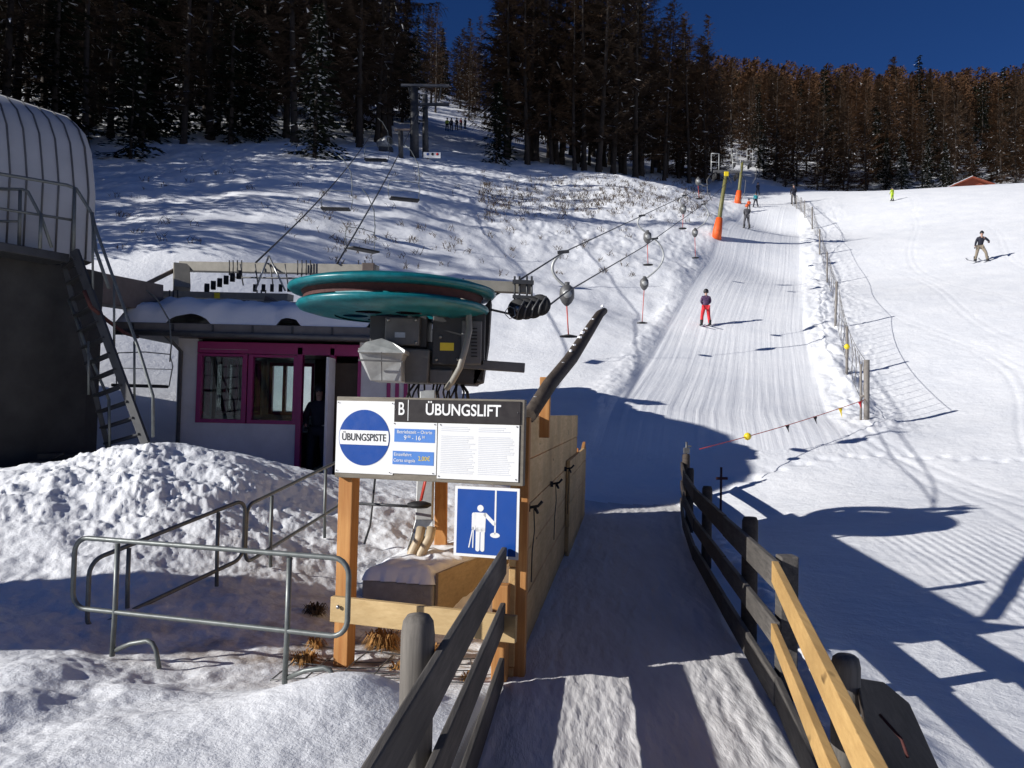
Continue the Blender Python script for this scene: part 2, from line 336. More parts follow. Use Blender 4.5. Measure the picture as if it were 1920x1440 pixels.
# ------------------------------------------------------------------ object helpers
WLOC = {}
def tag(o, label=None, cat=None, group=None, kind=None):
    if label: o['label'] = label
    if cat: o['category'] = cat
    if group: o['group'] = group
    if kind: o['kind'] = kind
    return o
def thing(name, loc, label, cat, group=None):
    o = bpy.data.objects.new(name, None); o.empty_display_size = .2; COL.objects.link(o)
    o.location = loc; WLOC[o.name] = Vector(loc); return tag(o, label, cat, group)
class MB:
    def __init__(s): s.v = []; s.f = []; s.m = []; s.mi = 0; s.sm = []
    def mesh(s, vs, fs, smooth=False):
        k = len(s.v); s.v += [tuple(v) for v in vs]
        for f in fs: s.f.append(tuple(i + k for i in f)); s.m.append(s.mi); s.sm.append(smooth)
        return s
    def box(s, c, d, rot=None):
        c = Vector(c); hx, hy, hz = d[0] / 2, d[1] / 2, d[2] / 2
        vs = [Vector((x, y, z)) for z in (-hz, hz) for y in (-hy, hy) for x in (-hx, hx)]
        if rot is not None: vs = [rot @ v for v in vs]
        return s.mesh([c + v for v in vs], [(0, 2, 3, 1), (4, 5, 7, 6), (0, 1, 5, 4), (2, 6, 7, 3), (0, 4, 6, 2), (1, 3, 7, 5)])
    def beam(s, p, q, w, h, up=(0, 0, 1)):
        p = Vector(p); q = Vector(q); d = q - p; L = d.length; d.normalize(); up = Vector(up)
        x = d.cross(up)
        if x.length < 1e-4: x = d.cross(Vector((0, 1, 0)))
        x.normalize(); z = x.cross(d)
        rot = Matrix((x, d, z)).transposed()
        return s.box((p + q) / 2, (w, L, h), rot)
    def tube(s, ps, r, n=8, cap=True):
        ps = [Vector(p) for p in ps]; rs = r if isinstance(r, (list, tuple)) else [r] * len(ps)
        vs = []; prev = None
        for i, p in enumerate(ps):
            d = (ps[min(i + 1, len(ps) - 1)] - ps[max(i - 1, 0)]).normalized()
            if prev is None: a = d.orthogonal().normalized()
            else:
                a = prev - d * prev.dot(d)
                a = a.normalized() if a.length > 1e-6 else d.orthogonal().normalized()
            prev = a; b = d.cross(a)
            for k in range(n):
                t = 2 * math.pi * k / n; vs.append(p + (a * math.cos(t) + b * math.sin(t)) * rs[i])
        fs = []
        for i in range(len(ps) - 1):
            for k in range(n): fs.append((i*n+k, i*n+(k+1) % n, (i+1)*n+(k+1) % n, (i+1)*n+k))
        s.mesh(vs, fs, True)
        if cap:
            k0 = len(s.v) - len(vs)
            s.f.append(tuple(k0 + k for k in reversed(range(n)))); s.m.append(s.mi); s.sm.append(False)
            s.f.append(tuple(k0 + (len(ps)-1)*n + k for k in range(n))); s.m.append(s.mi); s.sm.append(False)
        return s
    def lathe(s, c, prof, n=32, axis=(0, 0, 1)):
        c = Vector(c); az = Vector(axis).normalized(); ax = az.orthogonal().normalized(); ay = az.cross(ax)
        vs = []
        for r, z in prof:
            for k in range(n):
                t = 2 * math.pi * k / n; vs.append(c + az * z + (ax * math.cos(t) + ay * math.sin(t)) * r)
        fs = [(i*n+k, i*n+(k+1) % n, (i+1)*n+(k+1) % n, (i+1)*n+k) for i in range(len(prof)-1) for k in range(n)]
        return s.mesh(vs, fs, True)
    def prism(s, pts, d):
        d = Vector(d); pts = [Vector(p) for p in pts]; k = len(pts)
        fs = [tuple(range(k))[::-1], tuple(range(k, 2*k))] + [(i, (i+1) % k, k+(i+1) % k, k+i) for i in range(k)]
        return s.mesh(pts + [p + d for p in pts], fs)
    def build(s, name, mats, parent=None, bevel=0, label=None, origin=None):
        if not isinstance(mats, (list, tuple)): mats = [mats]
        V = np.array([tuple(v) for v in s.v], float)
        o = Vector(origin) if origin is not None else Vector(((V[:, 0].min() + V[:, 0].max()) / 2, (V[:, 1].min() + V[:, 1].max()) / 2, V[:, 2].min()))
        V -= np.array(o)
        me = bpy.data.meshes.new(name); me.from_pydata(V.tolist(), [], s.f)
        for m in mats: me.materials.append(m)
        me.polygons.foreach_set('material_index', s.m); me.polygons.foreach_set('use_smooth', s.sm); me.update()
        bm = bmesh.new(); bm.from_mesh(me); bmesh.ops.recalc_face_normals(bm, faces=bm.faces); bm.to_mesh(me); bm.free()
        ob = bpy.data.objects.new(name, me); COL.objects.link(ob)
        pw = WLOC[parent.name] if parent else Vector((0, 0, 0))
        ob.parent = parent; ob.location = o - pw; WLOC[ob.name] = o
        if bevel:
            b = ob.modifiers.new('bevel', 'BEVEL'); b.width = bevel; b.segments = 2; b.limit_method = 'ANGLE'
        if label: ob['label'] = label
        return ob
def copy_tree(o, parent=None):
    c = o.copy(); COL.objects.link(c); c.parent = parent
    for ch in o.children: copy_tree(ch, c)
    return c
def text_mesh(s, size, mat, origin, xdir, updir, name, parent, align='CENTER', sx=1.0, bold=0.0, depth=.0008):
    cu = bpy.data.curves.new('lettering', 'FONT'); cu.body = s; cu.size = size; cu.align_x = align; cu.align_y = 'CENTER'
    cu.extrude = depth; cu.offset = bold
    to = bpy.data.objects.new('lettering', cu); COL.objects.link(to)
    dg = bpy.context.evaluated_depsgraph_get(); me = bpy.data.meshes.new_from_object(to.evaluated_get(dg)); me.name = name
    COL.objects.unlink(to); bpy.data.objects.remove(to)
    x = Vector(xdir).normalized(); u = Vector(updir).normalized(); nrm = x.cross(u)
    rot = Matrix((x, u, nrm)).transposed().to_4x4()
    me.transform(rot @ Matrix.Diagonal((sx, 1, 1, 1)))
    me.materials.clear(); me.materials.append(mat)
    ob = bpy.data.objects.new(name, me); COL.objects.link(ob); ob.parent = parent; ob.location = Vector(origin) - WLOC[parent.name]
    WLOC[ob.name] = Vector(origin)
    return ob

# ------------------------------------------------------------------ build terrain mesh
def build_terrain():
    th = np.concatenate([np.linspace(-180, -60, 40, endpoint=False), np.linspace(-60, -38, 30, endpoint=False), np.linspace(-38, 38, 860, endpoint=False), np.linspace(38, 60, 30, endpoint=False), np.linspace(60, 180, 40, endpoint=False)])
    th = np.radians(th)
    rr = np.exp(np.concatenate([np.linspace(math.log(.6), math.log(2.6), 25, endpoint=False), np.linspace(math.log(2.6), math.log(16), 430, endpoint=False), np.linspace(math.log(16), math.log(80), 330, endpoint=False), np.linspace(math.log(80), math.log(900), 90)]))
    T, Rr = np.meshgrid(th, rr)
    X = Rr * np.sin(T); Y = Rr * np.cos(T)
    Z = height(X.ravel(), Y.ravel()).reshape(X.shape)
    far = sstep(380, 900, Rr)
    Z = Z * (1 - far) + far * 60
    nr, ntt = X.shape
    V = np.stack([X.ravel(), Y.ravel(), Z.ravel()], 1)
    V = np.vstack([V, [[0, 0, gz(0, 0)]]])
    i = np.arange(nr - 1)[:, None]; j = np.arange(ntt)[None, :]; j2 = (j + 1) % ntt
    F = np.stack([(i * ntt + j), (i * ntt + j2), ((i + 1) * ntt + j2), ((i + 1) * ntt + j)], -1).reshape(-1, 4)
    cx = V[F, 0].mean(1); cy = V[F, 1].mean(1)
    ramp, piste, lat, wv = masks(cx, cy)
    cls = np.where(ramp > .5, 1, np.where(piste > .5, 2, 0))
    rampv, pistev, latv, _ = masks(V[:, 0], V[:, 1])
    x, y = V[:, 0], V[:, 1]
    dirt = np.exp(-(((x + 1.0) / 1.1) ** 2 + ((y - 5.9) / .9) ** 2)) * 1.1 + np.exp(-(((x + 1.9) / 1.3) ** 2 + ((y - 7.4) / .8) ** 2)) * .5 + np.exp(-(((x + 2.0) / 1.3) ** 2 + ((y - 5.5) / .5) ** 2)) * .4
    dirt *= (1 - sstep(-.3, .1, x - ramp_l(y)))
    D = np.sqrt(x * x + y * y)
    # tracks right of the ramp that a groomer left, running down to the right
    fr = x - ramp_r(y)
    lg = np.where(pistev > .3, latv, (x * .985 - y * .17))
    groom = pistev * .8 + (1 - pistev) * sstep(2.2, 3.0, fr) * (1 - sstep(5.5, 7, fr)) * (1 - sstep(10, 12, y)) * sstep(1, 3, y)
    mats = [('snow_ground', M['snow']), ('ramp_path', M['snow_ramp']), ('ski_piste', M['snow_piste'])]
    for k, (nm, mt) in enumerate(mats):
        f = F[cls == k]; u, inv = np.unique(f, return_inverse=True); inv = inv.reshape(f.shape)
        fl = inv.tolist(); vv = V[u]
        if k == 0:
            c = len(vv); vv = np.vstack([vv, V[-1:]])
            back = {int(g): q for q, g in enumerate(u)}
            fl += [(back[int((jj + 1) % ntt)], back[int(jj)], c) for jj in range(ntt) if int(jj) in back and int((jj + 1) % ntt) in back]
            u = np.append(u, len(V) - 1)
        me = bpy.data.meshes.new(nm); me.from_pydata(vv.tolist(), [], fl); me.materials.append(mt)
        me.polygons.foreach_set('use_smooth', [True] * len(me.polygons))
        for an, arr in (('dirt', dirt), ('lat', lg), ('groom', groom)):
            a = me.attributes.new(an, 'FLOAT', 'POINT'); a.data.foreach_set('value', arr[u].astype(np.float32))
        me.update()
        ob = bpy.data.objects.new(nm, me); COL.objects.link(ob); ob['kind'] = 'structure'
build_terrain()

# ================================================================== TREES
def larch_mesh(seed, h, dense=1.0, crown0=.12):
    rd = np.random.default_rng(seed)
    tr = MB(); tilt = rd.normal(0, .012, 2)
    def ax(t): return Vector((tilt[0] * h * t + .12 * math.sin(t * 5 + seed), tilt[1] * h * t + .12 * math.cos(t * 4 + seed), h * t))
    tr.tube([ax(t) for t in (-.03, 0, .04, .2, .45, .7, .88, 1)], [h * .015, h * .015, h * .0105, h * .009, h * .0065, h * .0038, h * .002, .012], 7)
    cr = MB(); V = []; F = []; FM = []
    nl = int(118 * dense)
    for i in range(nl):
        t = crown0 + (1 - crown0) * (i + rd.random()) / nl
        L = h * (.19 * (1 - t) ** (.72 if h > 18 else .55) + .012) * rd.uniform(.45, 1.2)
        if t < .3: L *= rd.uniform(.4, 1)
        a = rd.uniform(0, 2 * math.pi); up0 = -.10 + .55 * t; c = ax(min(t, .995))
        P = []
        for k in range(5):
            s = k / 4; P.append(c + Vector((math.cos(a) * L * s, math.sin(a) * L * s, L * (up0 * s - .25 * s * (1 - s) * (1 - t) + .10 * s * s))) + Vector(rd.normal(0, .05 * L * s / 3, 3)))
        cr.mi = 0
        cr.tube([P[0], P[2], P[4]], [.012 + .006 * L, .010 + .004 * L, .008], 3, cap=False)
        ntw = int((9 + L * 15) * dense)
        for j in range(ntw):
            s = rd.uniform(.12, 1) * 3.999; k = int(s); q = P[k].lerp(P[k + 1], s - k)
            l = rd.uniform(.25, .7) * (.6 + .2 * L); b = a + rd.choice([-1, 1]) * rd.uniform(.3, 1.3)
            dz = rd.uniform(-.75, .15)
            e = q + Vector((math.cos(b) * l, math.sin(b) * l, dz * l)); w = rd.uniform(.015, .045)
            ww = Vector((-math.sin(b) * w, math.cos(b) * w, w * .6))
            m_ = 1 if (rd.random() < .008 and t < .75) else 0
            if m_: ww = ww * 2.2
            k0 = len(V); V.extend([q - ww, q + ww, e]); F.append((k0, k0 + 1, k0 + 2)); FM.append(m_)
    for m_ in (0, 1):
        cr.mi = m_; cr.mesh(V, [f for f, g in zip(F, FM) if g == m_]) if m_ == 0 else None
    k0 = len(cr.v) - len(V)
    for f, g in zip(F, FM):
        if g: cr.f.append(tuple(x + k0 for x in f)); cr.m.append(1); cr.sm.append(False)
    return tr, cr
def spruce_mesh(seed, h, snow=.07, wid=.17, dense=1.0):
    rd = np.random.default_rng(seed); tr = MB()
    tr.tube([(0, 0, -.4), (0, 0, .1), (0, 0, h * .5), (0, 0, h)], [h * .016, h * .014, h * .008, .02], 7)
    cr = MB(); nl = int(150 * dense)
    for i in range(nl):
        t = .04 + .96 * (i + rd.random()) / nl
        L = h * (wid * (1 - t) ** .85 + .012) * rd.uniform(.65, 1.1); a = i * 2.4 + rd.uniform(-.5, .5)
        z0 = h * t; nf = max(4, int(L * 6 * dense))
        dr = rd.uniform(.25, .5) * (1 - .7 * t)
        cr.mi = 0; cr.tube([(0, 0, z0), (math.cos(a) * L, math.sin(a) * L, z0 - dr * L + .12 * L)], [.03, .01], 3, cap=False)
        for j in range(nf):
            s = (j + rd.random()) / nf; r = L * s; z = z0 - dr * r + .12 * L * s * s
            for q in range(3):
                b = a + rd.uniform(-1.1, 1.1); l = rd.uniform(.22, .55) * (.7 + .12 * L)
                p = Vector((math.cos(a) * r, math.sin(a) * r, z)) + Vector(rd.normal(0, .06, 3))
                e = p + Vector((math.cos(b) * l, math.sin(b) * l, rd.uniform(-.5, .1) * l)); w = rd.uniform(.05, .12)
                ww = Vector((-math.sin(b) * w, math.cos(b) * w, rd.uniform(-.6, .2) * w)); m = p.lerp(e, .45)
                cr.mi = 1 if rd.random() < snow else 0
                cr.mesh([p, m - ww, e, m + ww], [(0, 1, 2, 3)])
    return tr, cr
TG = {}
def tree_proto(key, kind, seed, h, cmat, **kw):
    tr, cr = (larch_mesh if kind == 'larch' else spruce_mesh)(seed, h, **kw)
    TG[key] = (tr, cr, cmat, h, kind)
tree_proto('L1', 'larch', 11, 24, 'twig_dark', dense=1.25)
tree_proto('L2', 'larch', 12, 26, 'twig_dark', dense=1.1)
tree_proto('L3', 'larch', 13, 20, 'twig', dense=1.1)
tree_proto('L4', 'larch', 14, 16, 'twig', dense=1.25, crown0=.03)
tree_proto('L6', 'larch', 16, 12.5, 'twig', dense=1.2, crown0=.03)
tree_proto('L5', 'larch', 15, 15, 'twig_orange', dense=1.25, crown0=.03)
tree_proto('S1', 'spruce', 21, 17, 'needle', snow=.035)
tree_proto('S2', 'spruce', 22, 11, 'needle', snow=.10, wid=.2)
tree_proto('S3', 'spruce', 23, 6.5, 'needle', snow=.05, wid=.26, dense=.7)
TP = {}
def tree(key, loc, sc, rz, label, group):
    tr, cr, cm, h, kind = TG[key]
    nm = 'larch_tree' if kind == 'larch' else 'spruce_tree'
    if key not in TP:
        root = thing(nm, (0, 0, 0), '', kind + ' tree')
        tr.build('trunk', M['bark'], root); cr.build('crown', [M[cm], M['snow_roof']], root)
        for ch in root.children: ch['matrix_ok'] = 1; del ch['matrix_ok']
        TP[key] = root; o = root
    else: o = copy_tree(TP[key])
    o.location = loc; o.scale = (sc, sc, sc * random.uniform(.92, 1.08)); o.rotation_euler = (random.uniform(-.02, .02), random.uniform(-.02, .02), rz)
    o['label'] = label; o['category'] = kind + ' tree'; o['group'] = group
    return o
placed = []
def scatter(n, fx, fd, keys, wts, label, group, mind=1.6, scl=(.8, 1.15)):
    k = 0; tries = 0
    while k < n and tries < n * 60:
        tries += 1
        px = random.uniform(*fx); D = fd(px)
        p = ray(px, 600); x = p.x / p.y * D; y = D
        if any((x - a) ** 2 + (y - b) ** 2 < mind ** 2 for a, b in placed): continue
        placed.append((x, y)); key = random.choices(keys, wts)[0]
        tree(key, (x, y, gz(x, y) - .15), random.uniform(*scl), random.uniform(0, 6.28), label[0] if TG[key][4] == 'larch' else label[1], group + (' larches' if TG[key][4] == 'larch' else ' spruces'))
        k += 1
# left forest
def edge_left(px): return float(np.interp(px, [-200, 100, 200, 400, 600, 760, 800], [44, 50, 53, 56, 58, 62, 75]))
scatter(26, (-120, 700), lambda px: edge_left(px) + random.uniform(0, 5), ['L1', 'L2', 'S1', 'S2'], [4, 4, 2, 1], ('tall dark larch at the front edge of the left forest', 'dark spruce at the front edge of the left forest'), 'front left forest', 2.2)
scatter(70, (-150, 780), lambda px: edge_left(px) + 6 + random.uniform(0, 32), ['L1', 'L2', 'S1'], [4, 4, 3], ('tall dark larch deep inside the left forest', 'dark spruce deep inside the left forest'), 'deep left forest', 1.8)
scatter(14, (760, 905), lambda px: random.uniform(122, 165), ['L3', 'L4', 'S1', 'L5'], [3, 3, 2, 2], ('small larch at the far end of the forest clearing', 'small spruce at the far end of the forest clearing'), 'forest clearing end', 2.5, (.7, 1.0))
# particular spruces
for (px, py, key, sc, lab) in ((245, 298, 'S3', 1.25, 'bushy dark young spruce standing on the left slope just right of the grey station dome'),
                               (590, 296, 'S2', .95, 'broad dark spruce on the left slope with branches to the ground'),
                               (930, 306, 'S3', 1.0, 'small dark spruce at the right corner of the forest clearing')):
    p = hit(px, py)
    if p is not None: placed.append((p.x, p.y)); tree(key, p - Vector((0, 0, .2)), sc, 1.0, lab, 'lone spruces on the left slope')
# centre block
def edge_mid(px): return float(np.interp(px, [900, 960, 1100, 1250, 1330, 1400], [74, 68, 68, 72, 80, 96]))
scatter(34, (925, 1200), lambda px: edge_mid(px) + random.uniform(0, 9), ['L1', 'L2', 'L3', 'S1'], [4, 4, 4, 0], ('tall brown larch in the high middle forest block', 'dark spruce in the high middle forest block'), 'middle forest', 1.9, (.85, 1.08))
scatter(26, (930, 1290), lambda px: edge_mid(px) + 9 + random.uniform(0, 25), ['L1', 'L3', 'S1'], [3, 4, .5], ('larch behind the front row of the middle forest', 'spruce behind the front row of the middle forest'), 'rear middle forest', 1.9, (.75, .95))
scatter(16, (1195, 1345), lambda px: edge_mid(px) + random.uniform(0, 14), ['L3', 'L4', 'S1'], [3, 3, 0], ('brown larch left of the tow lift pylons', 'dark spruce left of the tow lift pylons'), 'pylon forest', 2, (.72, .95))
# right forest, front rows then the rising hill
scatter(56, (1425, 1990), lambda px: float(np.interp(px, [1425, 1500, 1980], [104, 97, 99])) + random.uniform(0, 14), ['S1', 'S2', 'L4', 'L5', 'L6'], [1, 5, 4, 2, 3], ('bare brown larch in the front row above the ski slope', 'snow flecked spruce in the front row above the ski slope'), 'front right forest', 2.0, (.55, .95))
scatter(95, (1330, 1990), lambda px: random.uniform(112, 150), ['L4', 'L5', 'S1', 'L6'], [5, 3, .8, 4], ('russet larch halfway up the right forest', 'dark spruce halfway up the right forest'), 'middle right forest', 2.2, (.62, 1.0))
# trees beyond the left edge of the picture, they shade the slope
for i in range(46):
    x = random.uniform(-84, -42); y = random.uniform(8, 46)
    if any((x - a) ** 2 + (y - b) ** 2 < 9 for a, b in placed): continue
    if x < -70 and random.random() < .4: continue
    placed.append((x, y)); key = random.choice(['L1', 'L2', 'S1']); o = tree(key, (x, y, gz(x, y) - .2), random.uniform(.85, 1.1), random.uniform(0, 6), 'tall tree beyond the left edge of the slope', 'trees beyond the left edge')
for i in range(120):
    y = random.uniform(23, 52); x = -(0.70 * y + 3) - random.uniform(0, 14)
    if any((x - a) ** 2 + (y - b) ** 2 < 3 for a, b in placed): continue
    placed.append((x, y)); key = random.choice(['L4', 'S1', 'S2', 'S1']); sc = random.uniform(.62, .78) if y < 30 else random.uniform(.85, 1.15)
    if key == 'S2': sc *= 1.3
    tree(key, (x, y, gz(x, y) - .2), sc, random.uniform(0, 6), 'smaller tree beyond the left edge of the slope', 'smaller trees beyond the left edge')
# far forest as one mass
def stuff_forest(name, n, fx, fD, seed, mats, label):
    rd = np.random.default_rng(seed); protos = []
    for s in range(4):
        V = []; F = []; Fm = []
        h = 1.0; kind = s % 2
        V += [(-.007, 0, 0), (.007, 0, 0), (0, 0, .97), (0, -.007, 0), (0, .007, 0)]; F += [(0, 1, 2), (3, 4, 2)]; Fm += [2, 2]
        for i in range(420):
            t = .08 + .92 * rd.random(); L = (.17 * (1 - t) ** .5 * min(1, t * 4 + .3) + .012) * rd.uniform(.3, 1.1); a = rd.uniform(0, 6.28)
            c = np.array([math.cos(a) * L, math.sin(a) * L, t - .1 * L]); b = a + rd.uniform(-1, 1); l = rd.uniform(.02, .05)
            e = c + np.array([math.cos(b) * l, math.sin(b) * l, rd.uniform(-.9, .5) * l]); w = rd.uniform(.005, .014)
            k = len(V); V += [tuple(c - np.array([-math.sin(b) * w, math.cos(b) * w, w])), tuple(c + np.array([-math.sin(b) * w, math.cos(b) * w, w])), tuple(e)]
            F.append((k, k + 1, k + 2)); Fm.append(3 if rd.random() < .003 else kind)
        protos.append((np.array(V), np.array(F), np.array(Fm)))
    VV = []; FF = []; MM = []; off = 0; xs = []; ys = []
    for i in range(n):
        px = rd.uniform(*fx); D = fD(rd, px); p = ray(px, 600); xs.append(p.x / p.y * D); ys.append(D)
    xs = np.array(xs); ys = np.array(ys); zs = height(xs, ys, False)
    for x, y, z in zip(xs, ys, zs):
        s = rd.choice([0, 2]) if rd.random() < .84 else rd.choice([1, 3])
        V, F, Fm = protos[s]; h = rd.uniform(7, 14) * (.85 if s % 2 else 1); a = rd.uniform(0, 6.28); c_, s_ = math.cos(a), math.sin(a)
        W_ = np.stack([(V[:, 0] * c_ - V[:, 1] * s_) * h + x, (V[:, 0] * s_ + V[:, 1] * c_) * h + y, V[:, 2] * h + z - .2], 1)
        VV.append(W_); FF.append(F + off); MM.append(Fm); off += len(V)
    me = bpy.data.meshes.new(name); V = np.vstack(VV); F = np.vstack(FF)
    me.vertices.add(len(V)); me.vertices.foreach_set('co', V.ravel().astype(np.float32))
    me.loops.add(F.size); me.loops.foreach_set('vertex_index', F.ravel().astype(np.int32))
    me.polygons.add(len(F)); me.polygons.foreach_set('loop_start', np.arange(0, F.size, 3, dtype=np.int32))
    for m in mats: me.materials.append(M[m])
    me.polygons.foreach_set('material_index', np.concatenate(MM).astype(np.int32)); me.update(calc_edges=True)
    ob = bpy.data.objects.new(name, me); COL.objects.link(ob)
    tag(ob, label, 'forest', kind='stuff')
stuff_forest('distant_forest', 2400, (1180, 2300), lambda rd, px: rd.uniform(148, 265), 5, ['twig_orange', 'needle', 'bark', 'snow_roof'], 'distant russet larch forest covering the hill up to the skyline on the right')
stuff_forest('hillside_forest', 520, (-500, 1200), lambda rd, px: rd.uniform(100, 215) if px < 740 or px > 915 else rd.uniform(165, 230), 6, ['twig_dark', 'needle', 'bark', 'snow_roof'], 'dark distant forest on the hill behind the left and middle trees')
print('forest done')

# ================================================================== RAMP WALL, FENCES
Z = Vector((0, 0, 1)); Xv = Vector((1, 0, 0)); Yv = Vector((0, 1, 0))
WD = Vector((.14, 1, 0)).normalized(); WN = Vector((.99, -.14, 0)).normalized()      # along the ramp wall, its outward normal
def wl(y, z=0, off=0): return Vector((ramp_l(y) + .02, y, z)) + WN * off
wall = thing('plank_wall', wl(8.5), 'tall plank wall of pale wood along the left side of the snow ramp', 'wooden wall')
def planks(y0, y1, zs, name, mat, thick=.045, off=0, zend=None):
    m = MB()
    for i in range(len(zs) - 1):
        yy = y0
        a, b = wl(y0, 0, off), wl(y1, 0, off)
        za, zb = zs[i], zs[i + 1]; o = random.uniform(-.004, .004)
        p = a + Z * ((za + zb) / 2) + WN * o; q = b + Z * ((za + zb) / 2) + WN * o
        m.beam(p, q, thick, (zb - za) - .008)
    return m.build(name, mat, wall, bevel=.005)
planks(5.2, 11.9, [-.25, .06, .38, .70, 1.03, 1.36, 1.68], 'plank_panel', M['wall_wood'])
planks(9.6, 13.6, [-.25, .05, .34, .63, .93, 1.14], 'plank_panel', M['wall_wood'], off=.05)
m = MB(); m.beam(wl(5.26, -.3, .035), wl(5.26, 1.67, .035), .085, .11, WN); m.build('post', M['orange_post'], wall, bevel=.006)
for y, h in ((7.6, 1.62), (9.9, 1.62), (11.8, 1.62), (13.5, 1.12)):
    m = MB(); m.beam(wl(y, -.3, -.10), wl(y, h, -.10), .10, .10, WN); m.build('post', M['orange_post'], wall, bevel=.006)
m = MB(); m.beam(wl(6.5, 1.5, .06), wl(6.5, 1.99, .06), .085, .085, WN); m.build('tall_post', M['orange_post'], wall, bevel=.006)
m = MB(); m.beam(wl(12.9, 1.02, .04), wl(13.62, 1.17, .04), .05, .12); m.build('end_cap', M['orange_post'], wall, bevel=.005)
# log handrail leaning up over the wall
lg = thing('leaning_log', at(990, 782, 5.4), 'dark snow streaked log rising diagonally above the plank wall', 'log')
a_ = at(992, 780, 5.4); b_ = at(1133, 580, 8.2)
ps = [a_.lerp(b_, t) for t in (0, .2, .45, .7, .9, 1)]
m = MB(); m.tube([p + Vector((0, 0, .02 * math.sin(i * 2.1))) for i, p in enumerate(ps)], [.05, .055, .058, .052, .045, .035], 10); m.build('log', M['dark_wood'], lg)
m = MB()
for i in range(11):
    t = random.random(); p = a_.lerp(b_, t); m.box(p + Vector((random.uniform(-.025, .01), random.uniform(-.03, .0), .040)), (random.uniform(.01, .022), random.uniform(.02, .09), .02), Matrix.Rotation(.2, 3, 'Z'))
m.build('snow_crust', M['snow_roof'], lg)
# hooks with hanging wires along the wall
for y, z in ((5.75, 1.02), (7.6, 1.03), (9.4, 1.05)):
    h = thing('wall_hook', wl(y, z, .03), {5.75: 'nearest black wall hook with a dangling wire on the plank wall', 7.6: 'middle black wall hook on the plank wall', 9.4: 'farthest black wall hook near the step of the plank wall'}[y], 'hook', 'hooks on the plank wall')
    m = MB(); c = wl(y, z, .03); m.box(c, (.03, .05, .05)); m.tube([c, c + WN * .07 + Z * .015, c + WN * .10 + Z * .05], .011, 6); m.tube([c + WN * .05, c + WN * .06 + WD * .07 - Z * .04], .012, 6); m.build('bracket', M['rubber'], h)
    m = MB(); m.tube([c + WN * .04, c + WN * .045 - Z * .16 + WD * .03, c + WN * .04 - Z * .30 - WD * .05, c + WN * .035 - Z * .52 - WD * .02], .0045, 5); m.build('wire', M['rubber'], h)

# left weathered fence
def lf(y, z, off=0): return Vector((-.02 - .095 * (5.1 - y), y, z)) + Vector((.995, -.095, 0)) * off
lfence = thing('rail_fence', lf(2.9, 0), 'old grey three rail fence left of the ramp running up to the blue sign', 'fence')
for z, h, nm in ((.77, .17, 'rail'), (.43, .16, 'rail'), (.09, .16, 'rail')):
    m = MB(); m.beam(lf(.4, z), lf(5.05, z), .035, h); m.build(nm, M['old_wood'], lfence, bevel=.008)
m = MB(); pc = lf(2.88, 0, -.085)
m.lathe(pc, [(0.001, -.2), (.062, -.2), (.062, .90), (.056, .945), (.040, .968), (.001, .975)], 14); m.build('post', M['old_post'], lfence)
m = MB(); m.lathe(lf(.9, 0, -.085), [(0.001, -.2), (.062, -.2), (.062, .90), (.056, .945), (.040, .968), (.001, .975)], 14); m.build('post', M['old_post'], lfence)

# right fence: weathered rails
rfp = [(1.93, 1.02), (2.3, 1.08), (3.2, 1.28), (4.75, 1.53), (6.4, 1.73), (8.2, 1.95), (10.4, 2.25), (12.6, 2.66), (15.0, 3.14)]
rf_off = .06
def rfx(y): return float(np.interp(y, [p[0] for p in rfp], [p[1] for p in rfp])) + rf_off
rfence = thing('rail_fence', (rfx(8), 8, 0), 'long dark weathered rail fence curving along the right side of the ramp', 'fence')
segs = [(1.0, 2.6), (2.6, 4.72), (4.74, 6.9), (6.92, 9.4), (9.42, 12.2), (12.22, 15.0)]
for i, (a, b) in enumerate(segs):
    for z, h in ((.77, .17), (.43, .15), (.10, .17)):
        if b <= 2.7 and z > .4: continue
        if b <= 4.8 and z > .3: continue
        m = MB(); o = .004 * (i % 2)
        m.beam((rfx(a) + o, a, z), (rfx(b) + o, b, z + random.uniform(-.01, .01)), .035, h); m.build('rail', M['old_wood'] if b < 7 else M['dark_wood'], rfence, bevel=.006)  # far rails take darker wood: the plank wall's shadow put into their colour
for y, h, r in ((6.15, .94, .06), (8.9, .93, .055), (12.1, .92, .06), (14.9, 1.0, .07)):
    m = MB(); c = Vector((rfx(y) + .085, y, 0)); m.lathe(c, [(.001, -.3), (r, -.3), (r, h - .03), (r * .8, h), (.001, h + .004)], 12); m.build('post', M['dark_wood'], rfence)
m = MB(); c = Vector((rfx(4.95) + .10, 4.95, 0)); m.box(c + Z * .36, (.11, .11, 1.0)); m.build('post', M['old_wood'], rfence, bevel=.008)
m = MB(); c = Vector((1.345, 3.2, 0)); m.lathe(c, [(.001, -.4), (.056, -.4), (.056, .73), (.050, .758), (.036, .77), (.001, .772)], 14); m.build('post', M['old_post'], rfence)
m = MB(); c = Vector((rfx(14.9) + .10, 14.95, 1.0)); m.box(c + Z * .06, (.10, .10, .10)); m.tube([c, c + Z * .22], .02, 6); m.box(c + Z * .14 + Xv * .04, (.10, .03, .03)); m.build('end_fitting', M['mid_steel'], rfence)
nb = thing('fence_boards', (1.4, 3.4, 0), 'two fresh yellow boards nailed over the near end of the right fence', 'boards')
def board(name, p0, p1, w, t):
    m = MB(); m.beam(p0, p1, t, w); return m.build(name, M['new_wood'], nb, bevel=.003)
A0 = at(1453, 1072, 4.75); A1 = at(1668, 1520, 1.95)
board('board', A0, A1, .125, .038)
B0 = at(1451, 1185, 4.75); B1 = at(1580, 1500, 2.45)
board('board', B0, B1, .10, .034)
